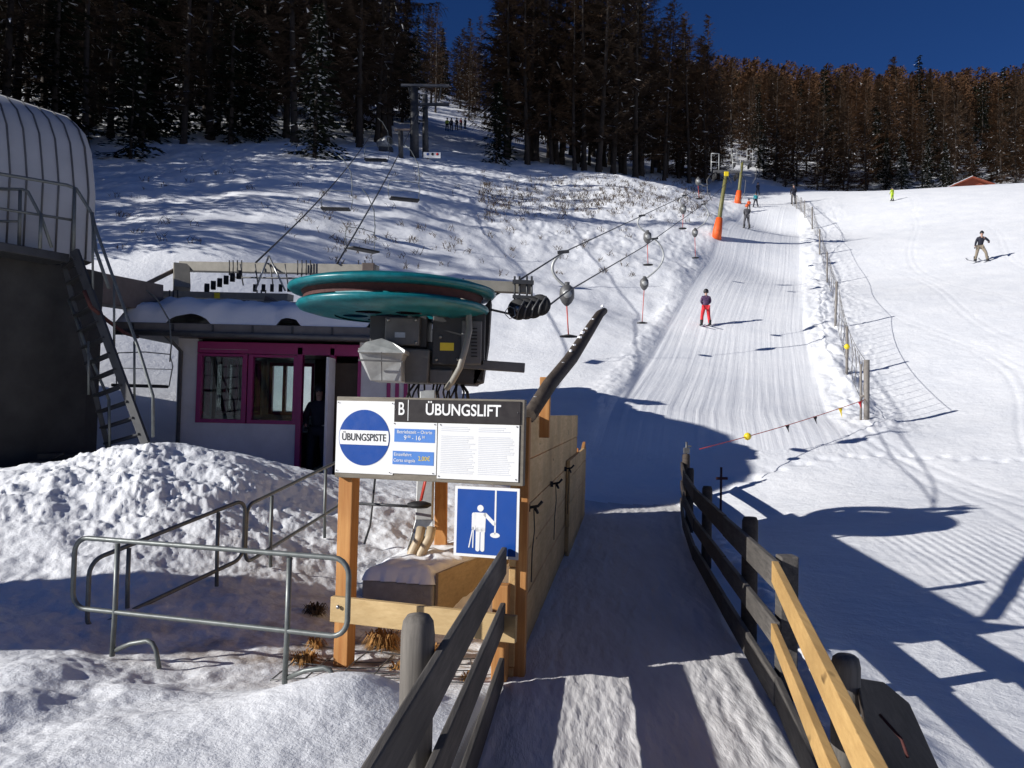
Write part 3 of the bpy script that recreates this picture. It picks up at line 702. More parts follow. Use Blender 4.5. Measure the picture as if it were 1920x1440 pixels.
# dark tarp covered timber slab right of the boards
tb = MB()
q = [at(1606, 1268, 3.25), at(1655, 1276, 3.5), at(1706, 1318, 3.5), at(1780, 1480, 2.85), at(1640, 1480, 2.45)]
tb.prism([v - Z * .05 for v in q], Z * .05)
o = tb.build('timber_slab', M['dark_wood'], bevel=.012); tag(o, 'dark timber slab lying beside the near end of the right fence', 'timber')
m = MB(); m.tube([at(1650, 1340, 2.95), at(1690, 1385, 2.85), at(1702, 1420, 2.8)], .006, 6); o = m.build('cord', M['rust']); tag(o, 'thin red cord lying on the dark timber slab', 'cord')

# ================================================================== SIGN BOARD
SP = lambda px, py: None
SL = at(632, 741, 5.42); SRr = at(984, 752, 5.06)
SX = Vector((SRr.x - SL.x, SRr.y - SL.y, 0)); SW = SX.length; SX.normalize(); SNn = Vector((SX.y, -SX.x, 0)); STOP = 1.7 + 5.42 * 0
ztop = (SL.z + SRr.z) / 2; SH = .545
def sb(u, v, off=0): return Vector((SL.x, SL.y, ztop)) + SX * u - Z * v + SNn * off
board_root = thing('sign_board', sb(SW / 2, SH), 'wide notice board with a round blue sign and black header in front of the lift', 'sign')
def rect(name, u0, v0, u1, v1, mat, off, th, parent=board_root, bev=0):
    m = MB(); c = sb((u0 + u1) / 2, (v0 + v1) / 2, off - th / 2); rot = Matrix((SX, -SNn, Z)).transposed()
    m.box(c, (u1 - u0, th, v1 - v0), rot); return m.build(name, mat, parent, bevel=bev)
rect('backing_board', 0, 0, SW, SH, M['grey_frame'], 0, .05, bev=.003)
k = SW / 1.28
uA = .415 * k
wp = rect('white_panel', .005, .028, uA, .512, M['white'], .006, .006)
hd = rect('header_panel', uA + .003, .012, SW - .025, .155, M['black'], .010, .008)
hp = rect('hours_panel', uA - .012, .162, uA + .305, .500, M['white'], .008, .006)
ip = rect('info_panel', uA + .312, .162, SW - .030, .520, M['white'], .0085, .006)
def disc(name, cu, cv, r, mat, off, parent, n=56, v0=None, v1=None, ell=1):
    pts = []
    for i in range(n):
        t = 2 * math.pi * i / n; pts.append((cu + r * math.cos(t), cv + r * ell * math.sin(t)))
    if v0 is not None: pts = [(u, min(max(v, v0), v1)) for u, v in pts]
    vs = [sb(u, v, off) for u, v in pts]; m = MB(); m.prism([v - SNn * .002 for v in vs], SNn * .002)
    return m.build(name, mat, parent)
cu_, cv_ = uA / 2 + .0, .272
disc('blue_disc', cu_, cv_, .186, M['blue'], .0085, wp)
m = MB(); hw = .1795
vs = []
for s in (-1, 1):
    for t in np.linspace(-.27, .27, 7) * -s: vs.append(sb(cu_ + s * -.181 * math.cos(t) * -1, cv_ + .181 * math.sin(t), .011))
m.prism([v - SNn * .002 for v in vs], SNn * .002); m.build('white_band', M['white'], wp)
def txt(s, u, v, size, mat, off, parent, align='CENTER', sx=1, bold=0):
    return text_mesh(s, size, mat, sb(u, v, off), SX, Z, 'lettering', parent, align, sx, bold)
txt('ÜBUNGSPISTE', cu_, cv_ + .0, .068, M['ink'], .0125, wp, sx=.76, bold=.0006)
txt('B', uA + .052, .078, .118, M['white'], .0125, hd, sx=.72, bold=.0016)
txt('ÜBUNGSLIFT', uA + .105 + (SW - uA - .13) / 2 - .005, .078, .104, M['white'], .0125, hd, sx=.86, bold=.0018)
rect('divider_line', uA + .098, .014, uA + .1025, .152, M['white'], .0115, .002, hd)
l1 = rect('label_strip', uA + .006, .205, uA + .292, .292, M['ltblue'], .010, .002, hp)
l2 = rect('label_strip', uA - .002, .352, uA + .288, .440, M['ltblue'], .010, .002, hp)
txt('Betriebszeit – Orario', uA + .149, .226, .031, M['white'], .0108, hp, sx=.93)
txt('9⁰⁰ – 16³⁰' if False else '9', uA + .085, .265, .042, M['white'], .0108, hp)
txt('00', uA + .112, .257, .022, M['white'], .0108, hp); txt('-', uA + .138, .265, .036, M['white'], .0108, hp)
txt('16', uA + .175, .265, .042, M['white'], .0108, hp); txt('30', uA + .213, .257, .022, M['white'], .0108, hp)
txt('Einzelfahrt', uA + .006, .375, .030, M['white'], .0108, hp, 'LEFT')
txt('Corsa singola', uA + .004, .413, .030, M['white'], .0108, hp, 'LEFT', sx=.95)
txt('2,00€', uA + .222, .398, .040, M['yellow'], .0108, hp, sx=.9)
rr_ = random.Random(3); u0_ = uA + .335; uw = (SW - .045 - u0_) / 2
m = MB(); rot = Matrix((SX, -SNn, Z)).transposed()
for c2 in range(2):
    for i in range(26):
        v = .185 + i * .0118
        if i in (3, 4): continue
        w = uw * rr_.uniform(.72, .95) * (.9 if i < 3 else 1); m.box(sb(u0_ + c2 * uw + w / 2, v, .0095), (w, .0016, .0042), rot)
m.build('fine_print', M['grey_ink'], ip)
m = MB()
for (u, v) in ((.018, .04), (uA - .012, .04), (.018, .497), (uA - .02, .497), (uA + .005, .172), (uA + .29, .172), (uA + .285, .49), (uA + .33, .172), (SW - .045, .172), (uA + .325, .505), (SW - .045, .505), (SW - .04, .083), (uA + .013, .08)):
    m.lathe(sb(u, v, .012), [(.001, .003), (.004, .002), (.0045, 0)], 8, SNn)
m.build('screws', M['mid_steel'], board_root)
# blue pictogram sign
ps_ = thing('pictogram_sign', sb(uA + .5, 1.0), 'square blue sign showing a skier at a platter lift, below the notice board', 'sign')
pu0, pu1, pv0, pv1 = SW - .445, SW - .015, .560, 1.005
rect('plate', pu0, pv0, pu1, pv1, M['white'], .02, .006, ps_)
rect('blue_field', pu0 + .018, pv0 + .018, pu1 - .018, pv1 - .018, M['blue'], .0215, .002, ps_)
pc_u = pu0 + .175; PI = M['white']
def pic(name, pts, parent=ps_):
    m = MB(); m.prism([sb(u, v, .0215) for u, v in pts], SNn * .0016); return m.build(name, PI, parent)
def capsule(u0, v0, u1, v1, r):
    a = math.atan2(v1 - v0, u1 - u0); out = []
    for c_, s in (((u1, v1), -1), ((u0, v0), 1)):
        for i in range(9):
            t = a + (-math.pi / 2 if s == -1 else math.pi / 2) + math.pi * i / 8; out.append((c_[0] + r * math.cos(t), c_[1] + r * math.sin(t)))
    return out
vv = pv0
pic('head_mark', [(pc_u + .021 * math.cos(t), vv + .135 + .021 * math.sin(t)) for t in np.linspace(0, 2 * math.pi, 24, endpoint=False)])
pic('figure_mark', [(pc_u - .038, vv + .163), (pc_u + .038, vv + .163), (pc_u + .034, vv + .285), (pc_u - .028, vv + .285)])
pic('leg_mark', capsule(pc_u - .014, vv + .27, pc_u - .014, vv + .395, .0135)); pic('leg_mark', capsule(pc_u + .018, vv + .27, pc_u + .018, vv + .395, .0135))
pic('arm_mark', capsule(pc_u - .044, vv + .176, pc_u - .044, vv + .265, .012)); pic('arm_mark', capsule(pc_u + .034, vv + .174, pc_u + .092, vv + .228, .012))
pic('ski_mark', capsule(pc_u - .048, vv + .26, pc_u - .072, vv + .385, .0035)); pic('ski_mark', capsule(pc_u - .044, vv + .26, pc_u - .046, vv + .385, .0035))
pic('tow_rod_mark', capsule(pc_u + .100, vv + .022, pc_u + .100, vv + .29, .0055)); pic('platter_mark', [(pc_u + .100 + .032 * math.cos(t), vv + .300 + .0165 * math.sin(t)) for t in np.linspace(0, 2 * math.pi, 28, endpoint=False)])
# wooden stand of the sign
st = thing('sign_stand', sb(.04, 1.75), 'orange brown wooden post and yellow cross beam carrying the notice board', 'wooden stand')
m = MB(); rotS = Matrix((SX, -SNn, Z)).transposed()
pb = sb(.052, 0, -.115); m.box((pb.x, pb.y, (ztop - .02 - .35) / 2), (.105, .115, ztop - .02 + .35), rotS); m.build('post', M['orange_post'], st, bevel=.006)
m = MB(); p0 = at(622, 1143, 5.33); p1 = at(968, 1180, 4.98); m.beam(Vector((p0.x, p0.y, .38)), Vector((p1.x, p1.y, .365)), .045, .165); m.build('cross_beam', M['new_wood_x'], st, bevel=.004)
m = MB(); m.lathe(at(634, 1138, 5.28), [(.001, .012), (.012, .010), (.014, 0)], 10, (0, -1, 0)); m.build('bolt', M['galv'], st)
m = MB(); m.beam(wl(5.15, -.1, -.06), wl(5.15, .60, -.06), .10, .10, WN); m.build('corner_post', M['orange_post'], st, bevel=.006)

# ================================================================== DRIVE STATION (bullwheel)
DY = 9.4
def dp(px, py, Y=DY): return at(px, py, Y)
wc = dp(738, 549)
dr = thing('tow_lift_drive', (wc.x, DY, 0), 'tow lift drive with a big teal bullwheel on a grey machine head', 'lift drive')
def disc_holes(m, c, r, r_in, zt, holes, hr, n=72):
    pass
bw = MB()
Rw = 1.20
bw.lathe(wc, [(Rw - .06, .045), (Rw, .03), (Rw + .012, 0), (Rw - .02, -.035), (Rw - .12, -.05), (Rw - .16, -.03), (Rw - .30, .05), (Rw - .32, .06), (Rw - .14, .075), (Rw - .06, .045)], 96)
for i in range(6):
    a = i * math.pi / 3 + math.pi / 6; d = Vector((math.cos(a), math.sin(a), 0)); bw.beam(wc + d * .1 + Z * .03, wc + d * (Rw - .12) + Z * .03, .10, .07)
bw.lathe(wc, [(.001, .14), (.16, .14), (.18, .10), (.18, -.1), (.001, -.1)], 24)
whl = bw.build('bullwheel', M['teal'], dr)
bg_ = MB(); bg_.lathe(wc - Z * .085, [(Rw - .14, .05), (Rw - .17, 0), (Rw - .15, -.05)], 72); bg_.build('rope_groove', M['rust'], whl)
lw = MB(); c2 = wc - Z * .20 + Vector((.02, -.06, 0)); R2 = 1.10
lw.lathe(c2, [(R2 - .10, .05), (R2, .035), (R2 + .015, 0), (R2 - .02, -.04), (R2 - .15, -.075), (R2 - .35, -.10), (R2 - .42, -.105)], 96)
lw.lathe(c2, [(R2 - .10, .05), (R2 - .4, -.06), (R2 - .44, -.07)], 96)
# web disc with six round openings
hl = []; n_ = 12
for i in range(6):
    a0 = i * math.pi / 3
    # each sector : ring of quads between outer arc, inner arc and the opening
    ro, ri = R2 - .42, .22; hc = Vector((math.cos(a0), math.sin(a0), 0)) * ((ro + ri) / 2); hr = .15
    outer = []
    for q_ in range(16):
        t = 2 * math.pi * q_ / 16
        dv = Vector((math.cos(t) * math.cos(a0) - math.sin(t) * math.sin(a0), math.cos(t) * math.sin(a0) + math.sin(t) * math.cos(a0), 0))
        # march outward to the sector boundary
        lo, hi = hr, 1.2
        for _ in range(18):
            mi_ = (lo + hi) / 2; p = hc + dv * mi_; rr = p.length; an = math.atan2(p.y, p.x) - a0; an = (an + math.pi) % (2 * math.pi) - math.pi
            if ri < rr < ro and abs(an) < math.pi / 6: lo = mi_
            else: hi = mi_
        outer.append((c2 + hc + dv * hr - Z * .09, c2 + hc + dv * lo - Z * .09))
    vs = [o for pr in outer for o in pr]; lw.mesh(vs, [(2*q_, 2*q_+1, (2*q_+3) % 32, (2*q_+2) % 32) for q_ in range(16)])
lw.build('lower_rim', M['teal'], dr)
m = MB(); m.lathe(wc, [(.09, .2), (.09, -.6)], 16); m.build('shaft', M['dark_steel'], dr)
# clamps on the rim
m = MB()
for px, py in ((790, 522), (770, 522), (800, 524), (812, 525), (868, 530), (895, 540)):
    p = dp(px, py + 6, DY + .2); m.tube([p, p + Z * .09], .010, 6); m.box(p, (.05, .05, .03))
m.build('rim_bolts', M['dark_steel'], dr)
def bx(name, px0, py0, px1, py1, Y, dep, mat, bev=.015, parent=dr):
    a = at(px0, py0, Y); b = at(px1, py1, Y); m = MB(); m.box(((a.x + b.x) / 2, Y + dep / 2, (a.z + b.z) / 2), (abs(b.x - a.x), dep, abs(a.z - b.z))); return m.build(name, mat, parent, bevel=bev)
bx('gearbox', 694, 590, 800, 652, DY - .1, .6, M['charcoal'])
bx('gear_housing', 722, 594, 786, 648, DY - .22, .14, M['mid_steel'])
bx('motor_housing', 812, 578, 908, 686, DY - .15, .7, M['charcoal'])
mh = bx('louvre_panel', 866, 600, 902, 684, DY - .2, .05, M['mid_steel'])
m = MB()
for i in range(9):
    a = at(889, 616 + i * 6.5, DY - .215); m.box(a, (.07, .012, .014))
m.build('louvres', M['rubber'], mh)
m = MB(); pts = [at(897, 585, DY), at(921, 560, DY), at(916, 640, DY), at(905, 716, DY), at(886, 722, DY)]; m.prism(pts, (0, .5, 0)); m.build('side_plate', M['rubber'], dr, bevel=.01)
m = MB(); pts = [at(796, 640, DY), at(905, 650, DY), at(908, 690, DY), at(893, 722, DY), at(802, 718, DY)]; m.prism(pts, (0, .6, 0)); lh_ = m.build('lower_housing', M['charcoal'], dr, bevel=.015)
for (x_, y_) in ((818, 590), (858, 590), (818, 674), (858, 674), (728, 600), (780, 600), (728, 642), (780, 642), (826, 632)):
    m = MB(); m.lathe(at(x_, y_, DY - .15 if x_ > 800 else DY - .22), [(.001, .022), (.016, .018), (.018, 0)], 8, (0, -1, 0)); m.build('bolt', M['galv'], dr)
m = MB(); m.box(at(838, 650, DY - .155), (.16, .008, .09)); m.build('warning_plate', M['yellow'], dr)
m = MB(); m.box(at(750, 628, DY - .225), (.12, .008, .06)); m.build('type_plate', M['galv'], dr)
bx('junction_box', 804, 692, 848, 720, DY - .12, .12, M['mid_steel'])
m = MB(); pts = [at(752, 652, DY - .2), at(806, 655, DY - .2), at(802, 719, DY - .2), at(756, 718, DY - .2)]; m.prism(pts, (0, .5, 0)); m.build('middle_housing', M['mid_steel'], dr, bevel=.02)
# zinc hood, flared upward
hd2 = MB()
f = [at(671, 652, DY - .55), at(759, 656, DY - .55), at(752, 675, DY - .5), at(753, 716, DY - .48), at(694, 714, DY - .48), at(675, 674, DY - .5)]
hd2.prism(f, (0, .55, 0)); hood = hd2.build('zinc_hood', M['galv_dull'], dr, bevel=.012)
m = MB(); pts = [at(671, 655, DY - .57), at(686, 641, DY - .5), at(716, 634, DY - .45), at(736, 642, DY - .45), at(760, 656, DY - .57), at(759, 663, DY - .57), at(671, 661, DY - .57)]; m.prism(pts, (0, .4, 0)); m.build('hood_cap', M['galv_dull'], hood, bevel=.008)
m = MB(); a = at(672, 675, DY - .60); b = at(755, 678, DY - .60); m.beam(a, b, .012, .02); a = at(715, 660, DY - .59); b = at(716, 714, DY - .53); m.beam(a, b, .01, .01); m.build('seam', M['mid_steel'], hood)
# horizontal steel arm to the right, below
m = MB(); m.beam(at(868, 682, DY - .1), at(984, 690, DY - .1), .10, .11); m.build('lower_arm', M['mid_steel'], dr, bevel=.008)
# hose
m = MB(); hp_ = [(868, 556), (875, 566), (879, 590), (880, 620), (872, 655), (862, 690), (848, 715), (838, 728)]
m.tube([at(x, y, DY - .35 + .1 * math.sin(i)) for i, (x, y) in enumerate(hp_)], .035, 10); m.build('conduit_hose', M['hose'], dr)
m = MB(); rnd = random.Random(4)
for i in range(18):
    x0 = rnd.uniform(762, 872); x1 = x0 + rnd.uniform(-25, 25); m.tube([at(x0, 716, DY + .1), at((x0 + x1) / 2 + rnd.uniform(-8, 8), 735, DY), at(x1, 760, DY + .1)], .012, 5)
m.build('cable_bundle', M['rubber'], dr)
# mast: zinc column with a timber beside, foot conduits
m = MB(); m.beam(at(803, 738, DY - .3), at(795, 1000, 8.35), .17, .17, Yv); m.build('mast', M['galv_dull'], dr, bevel=.008)
m = MB(); m.beam(at(799, 890, 8.2), at(787, 945, 8.15), .02, .02, Yv); m.build('red_cable', M['red_rod'], dr)
m = MB(); pts = [at(779, 975, 8.2), at(812, 975, 8.2), at(812, 1010, 8.1), at(766, 1040, 8.1), at(763, 1030, 8.1)]; m.prism(pts, (0, .05, 0)); m.build('foot_plate', M['galv'], dr, bevel=.005)
for dx in (0, 19):
    m = MB(); m.tube([at(790 + dx, 990, 8.08), at(786 + dx, 1010, 8.02), at(772 + dx * .9, 1038, 7.98), at(769 + dx * .7, 1062, 7.98), at(770 + dx * .7, 1085, 7.98)], .048, 10); m.build('cable_conduit', M['tan_pipe'], dr)
# beam with sheave train to the right
m = MB(); m.beam(at(800, 532, DY + .35), at(998, 541, DY + .35), .14, .13); m.build('sheave_arm', M['beam_grey'], dr, bevel=.006)
shv = thing('sheave_assembly', at(985, 600, DY + .2), 'black rubber sheave train hanging from the steel arm right of the teal wheel', 'sheaves')
m = MB()
for px in (965, 974, 988, 997):
    p = at(px, 520, DY + .24); q = at(px, 572, DY + .24); m.tube([p, q], .013, 6)
    p = at(px, 518, DY + .46); q = at(px, 560, DY + .46); m.tube([p, q], .013, 6)
m.beam(at(961, 528, DY + .22), at(1001, 530, DY + .22), .03, .05); m.beam(at(961, 556, DY + .22), at(1001, 558, DY + .22), .03, .04)
m.build('clamp_frame', M['dark_steel'], shv)
for i in range(4):
    px = 972 + i * 13.5; py = 577 + [3, 2, 0, -5][i]
    m = MB(); c = at(px, py, DY + .2); m.lathe(c, [(.02, -.045), (.11, -.045), (.128, -.03), (.108, 0), (.128, .03), (.11, .045), (.02, .045)], 24, (.35, 1, 0)); w = m.build('sheave', M['rubber'], shv)
    m = MB(); m.lathe(c, [(.001, -.05), (.035, -.05), (.035, .05), (.001, .05)], 10, (.35, 1, 0)); m.build('hub', M['galv'], w)
    m = MB(); m.tube([c + Vector((.07, -.07, .1)), c + Vector((.0, -.08, -.02)), c + Vector((-.02, -.08, -.12))], .012, 5); m.build('guard', M['mid_steel'], w)
m = MB(); m.beam(at(966, 575, DY + .28), at(1018, 568, DY + .28), .02, .10); m.build('side_cheek', M['rubber'], shv)
m = MB(); m.tube([at(948, 583, DY + .1), at(955, 574, DY + .1), at(964, 578, DY + .1), at(966, 592, DY + .1), at(956, 598, DY + .1), at(948, 590, DY + .1), at(948, 583, DY + .1)], .006, 5, cap=False); m.build('cable_loop', M['galv'], shv)
# concrete base with snow on top
cb = thing('concrete_base', at(760, 1130, 7.6), 'concrete block with snow on top at the foot of the lift mast', 'concrete base')
fl, fr = at(678, 1098, 7.35), at(812, 1105, 7.2)
m = MB(); zt = -.005 + (fl.z + fr.z) / 2 + .05
pl = [Vector((fl.x, fl.y, -.35)), Vector((fr.x, fr.y, -.35)), Vector((fr.x + .62, 8.9, -.35)), Vector((fl.x + .35, 9.1, -.35))]
m.prism(pl, (0, 0, .35 + zt)); m.build('block', M['concrete'], cb, bevel=.02)
m = MB(); m.beam((fr.x + .03, fr.y + .02, zt / 2 - .1), (fr.x + .66, 8.9, zt / 2 - .1), .03, zt + .4); m.build('form_boards', M['form_wood'], cb, bevel=.004)
# snow cap as a lumpy grid
def snowcap(name, poly, z0, amp, res, parent, mat=M['snow_roof'], seed=0, edge=.12):
    xs = [p[0] for p in poly]; ys = [p[1] for p in poly]
    nx = int((max(xs) - min(xs)) / res) + 2; ny = int((max(ys) - min(ys)) / res) + 2
    gx, gy = np.meshgrid(np.linspace(min(xs), max(xs), nx), np.linspace(min(ys), max(ys), ny))
    # signed distance inside the convex polygon
    d = np.full(gx.shape, 1e9); k = len(poly); s = 0
    for i in range(k): s += poly[i][0] * poly[(i+1) % k][1] - poly[(i+1) % k][0] * poly[i][1]
    for i in range(k):
        ax_, ay_ = poly[i][:2]; bx_, by_ = poly[(i+1) % k][:2]; L = math.hypot(bx_ - ax_, by_ - ay_)
        c = ((bx_ - ax_) * (gy - ay_) - (by_ - ay_) * (gx - ax_)) / L * (1 if s > 0 else -1); d = np.minimum(d, c)
    d = d + .25 * edge * fbm(gx + seed, gy, edge * 2.2, 3)
    prof = np.sqrt(np.clip(d / edge, 0, 1) * (2 - np.clip(d / edge, 0, 1)))
    h = prof * (amp + .35 * amp * fbm(gx + seed, gy - seed, .6 if amp > .2 else .22, 3)); zz = z0(gx, gy) if callable(z0) else z0
    zz = zz + h - (d <= 0) * .0
    vs = np.stack([gx.ravel(), gy.ravel(), np.broadcast_to(zz, gx.shape).ravel()], 1); ok = (d > 0)
    fs = []
    for j in range(ny - 1):
        for i in range(nx - 1):
            if ok[j, i] or ok[j, i+1] or ok[j+1, i] or ok[j+1, i+1]: fs.append((j*nx+i, j*nx+i+1, (j+1)*nx+i+1, (j+1)*nx+i))
    used = sorted({i for f in fs for i in f}); mp = {g: i for i, g in enumerate(used)}
    m = MB(); m.mesh([vs[g] for g in used], [tuple(mp[i] for i in f) for f in fs], True); return m.build(name, mat, parent)
snowcap('snow_cover', [(p.x, p.y) for p in pl], zt + .002, .13, .03, cb, seed=3, edge=.16)
# timber post by the mast
m = MB(); m.beam(at(829, 760, 8.9), at(826, 1062, 8.6), .13, .13, Yv); o = m.build('timber_post', M['orange_post'], bevel=.008); tag(o, 'brown square timber post standing right behind the lift mast', 'post')
# spare platter hanging in front of the mast
pt = thing('tow_platter', at(787, 950, 8.0), 'black round tow platter hanging on a red rod in front of the mast', 'tow platter')
m = MB(); m.tube([at(803, 880, 8.0), at(790, 938, 8.0)], .012, 6); m.build('rod', M['red_rod'], pt)
m = MB(); m.lathe(at(786, 946, 8.0), [(.001, .03), (.06, .03), (.118, .012), (.122, -.01), (.09, -.03), (.001, -.035)], 24); m.build('platter', M['rubber'], pt)
m = MB(); m.tube([at(668, 944, 8.4), at(780, 950, 8.2)], .016, 6); o = m.build('guide_bar', M['dark_steel']); tag(o, 'thin dark horizontal bar behind the sign post reaching to the tow platter', 'bar')
m = MB(); m.tube([at(705, 880, 8.6), at(694, 985, 8.5), at(683, 1020, 8.5)], .013, 6); o = m.build('bent_rod', M['dark_steel']); tag(o, 'thin bent steel rod stuck in the snow behind the sign post', 'rod')

# ================================================================== LIFT HUT
HY = 15.0
def hx(px): return at(px, 740, HY).x
hz0 = .33; hx0 = hx(331); hx1 = hx(835); HD = 5.0
ht = thing('lift_hut', ((hx0 + hx1) / 2, HY, hz0), 'lift hut with white plaster walls, magenta window frames and snowy roof', 'hut')
def zz(py, px=500): return at(px, py, HY).z
wz0, wz1, wzt = zz(795), zz(665), zz(643); roofz = zz(638)
def hb(name, x0, x1, z0, z1, mat, y=HY, dep=.22, parent=ht, bev=0):
    m = MB(); m.box(((x0 + x1) / 2, y + dep / 2, (z0 + z1) / 2), (abs(x1 - x0), dep, abs(z1 - z0))); return m.build(name, mat, parent, bevel=bev)
xs_ = {k: hx(k) for k in (368, 379, 456, 470, 550, 560, 620, 630, 672, 700)}
m = MB()
def wbox(x0, x1, z0, z1, y=HY, dep=.22): m.box(((x0 + x1) / 2, y + dep / 2, (z0 + z1) / 2), (abs(x1 - x0), dep, abs(z1 - z0)))
wbox(hx0, xs_[368], hz0 - .5, roofz); wbox(xs_[368], xs_[560], hz0 - .5, wz0); wbox(xs_[672], hx1, hz0 - .5, roofz)
SWN = [(15.45, 16.25), (16.5, 17.9), (18.25, 19.5)]
yy_ = HY + .22
for a, b in SWN: wbox(hx0, hx0 + .2, hz0 - .5, roofz, yy_, a - yy_); yy_ = b
wbox(hx0, hx0 + .2, hz0 - .5, roofz, yy_, HY + HD - .22 - yy_)
for a, b in SWN: wbox(hx0, hx0 + .2, hz0 - .5, 1.5, a, b - a); wbox(hx0, hx0 + .2, roofz - .15, roofz, a, b - a)
wbox(hx1 - .2, hx1, hz0 - .5, roofz, HY + .22, HD - .44)
# back wall with two window openings
bz0, bz1 = 1.5, roofz - .15; byy = HY + HD - .22
bq = lambda q: at(q, 740, HY + HD).x
bo = [(bq(508), bq(592))]
xx = hx0
for a, b in bo: wbox(xx, a, hz0 - .5, roofz, byy); xx = b
wbox(xx, hx1, hz0 - .5, roofz, byy)
for a, b in bo: wbox(a, b, hz0 - .5, bz0, byy); wbox(a, b, bz1, roofz, byy)
m.build('wall', M['plaster'], ht)
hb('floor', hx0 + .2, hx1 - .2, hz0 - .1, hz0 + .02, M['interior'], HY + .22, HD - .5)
hb('dark_lining', hx1 - .24, hx1 - .21, hz0, roofz, M['interior'], HY + .24, HD - .5)
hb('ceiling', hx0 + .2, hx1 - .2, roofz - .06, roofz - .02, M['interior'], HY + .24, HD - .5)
hb('magenta_lintel', xs_[368], xs_[672], wz1 + .01, wzt, M['magenta'], HY - .03, .24, bev=.006)
for i, (a, b) in enumerate(((368, 462), (464, 558))):
    x0, x1 = hx(a), hx(b); wn_ = MB(); t = .09
    for (p, q, r_, s) in ((x0, x0 + t, wz0, wz1), (x1 - t, x1, wz0, wz1)): wn_.box(((p + q) / 2, HY + .05, (r_ + s) / 2), (t, .14, s - r_))
    for (r_, s) in ((wz0, wz0 + t * .8), (wz1 - .05, wz1)): wn_.box(((x0 + x1) / 2, HY + .053, (r_ + s) / 2), (x1 - x0 - 2 * t, .14, s - r_))
    w = wn_.build('window', M['magenta'], ht, bevel=.006)
    m = MB(); m.box(((x0 + x1) / 2, HY + .07, (wz0 + wz1) / 2), (x1 - x0 - 2 * t, .008, wz1 - wz0 - .12)); m.build('pane', M['glass'], w)
    if i == 0:
        m = MB(); m.box((x0 + .30, HY + .09, (wz0 + wz1) / 2), (.06, .04, wz1 - wz0 - .14)); m.build('mullion', M['interior'], w)
for a, b in bo:
    wn_ = MB(); t = .08; nb_ = 1 if b - a < 1 else 2
    cols_ = [a + t / 2, b - t / 2] + [a + (b - a) * (i + 1) / (nb_ + 1) for i in range(nb_)]
    for c in cols_: wn_.box((c, byy + .1, (bz0 + bz1) / 2), (t, .12, bz1 - bz0))
    for z in (bz0 + t / 2, bz1 - t / 2): wn_.box(((a + b) / 2, byy + .103, z), (b - a - .01, .12, t))
    w = wn_.build('window', M['magenta'], ht)
    m = MB(); m.box(((a + b) / 2, byy + .1, (bz0 + bz1) / 2), (b - a - .1, .008, bz1 - bz0 - .1)); m.build('pane', M['glass'], w)
for a, b in SWN:
    wn_ = MB(); t = .07
    for c in (a + t / 2, b - t / 2) + (((a + b) / 2,) if b - a > 1 else ()): wn_.box((hx0 + .10, c, (1.5 + roofz - .15) / 2), (.12, t, roofz - .15 - 1.5))
    for z in (1.5 + t / 2, roofz - .15 - t / 2): wn_.box((hx0 + .103, (a + b) / 2, z), (.12, b - a - .01, t))
    w = wn_.build('window', M['magenta'], ht)
    m = MB(); m.box((hx0 + .1, (a + b) / 2, (1.5 + roofz - .15) / 2), (.008, b - a - .1, roofz - 1.75)); m.build('pane', M['glass'], w)
rx0 = hx(245); rx1 = hx1 + .5; ry0 = HY - .75; ry1 = HY + HD + .5
hb('dark_lining', bq(594), hx1 - .25, hz0, roofz, M['interior'], byy - .04, .03)  # dark sheet added over the back wall to keep the doorway dark
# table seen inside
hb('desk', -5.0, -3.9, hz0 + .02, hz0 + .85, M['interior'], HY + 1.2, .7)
m = MB()
for x0, x1 in ((hx(557), hx(565)), (hx(618), hx(625))): m.box(((x0 + x1) / 2, HY + .05, (hz0 + wz1) / 2), (abs(x1 - x0) + .02, .16, wz1 - hz0 + .3))
m.build('door_frame', M['magenta'], ht, bevel=.006)
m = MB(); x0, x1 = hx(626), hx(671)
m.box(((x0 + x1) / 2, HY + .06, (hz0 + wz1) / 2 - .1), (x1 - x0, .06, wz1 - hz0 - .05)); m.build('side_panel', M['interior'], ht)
m = MB(); m.box((hx(624.5), HY - .25, (hz0 + wz1) / 2), (.05, .55, wz1 - hz0 - .1)); dl = m.build('door', M['plaster'], ht, bevel=.005)
m = MB(); m.tube([Vector((hx(624.5) - .03, HY - .45, hz0 + 1.05)), Vector((hx(624.5) - .08, HY - .45, hz0 + 1.05)), Vector((hx(624.5) - .08, HY - .34, hz0 + 1.05))], .012, 6); m.build('handle', M['galv'], dl)
hb('striped_frame', hx(670), hx(676), hz0, wz1, M['magenta'], HY - .02, .08)
m = MB()
for a, b in ((725, 732), (741, 748), (757, 764)): m.box(((hx(a) + hx(b)) / 2, HY - .015, (zz(640) + hz0) / 2), (hx(b) - hx(a), .02, zz(640) - hz0))
m.build('magenta_stripes', M['magenta'], ht)
m = MB(); m.tube([(rx0 + .05, ry0 - .05, roofz + .02), (rx1 - .05, ry0 - .05, roofz - .0)], .05, 10); m.tube([(hx0 + .08, ry0 - .05, roofz), (hx0 + .08, HY - .06, roofz - .25), (hx0 + .08, HY - .06, hz0)], .035, 8); m.build('gutter', M['mid_steel'], ht)
m = MB(); m.box(at(420, 655, HY - .04) + Z * .0, (.9, .01, .006)); m.build('lintel_trim', M['galv_dull'], ht)
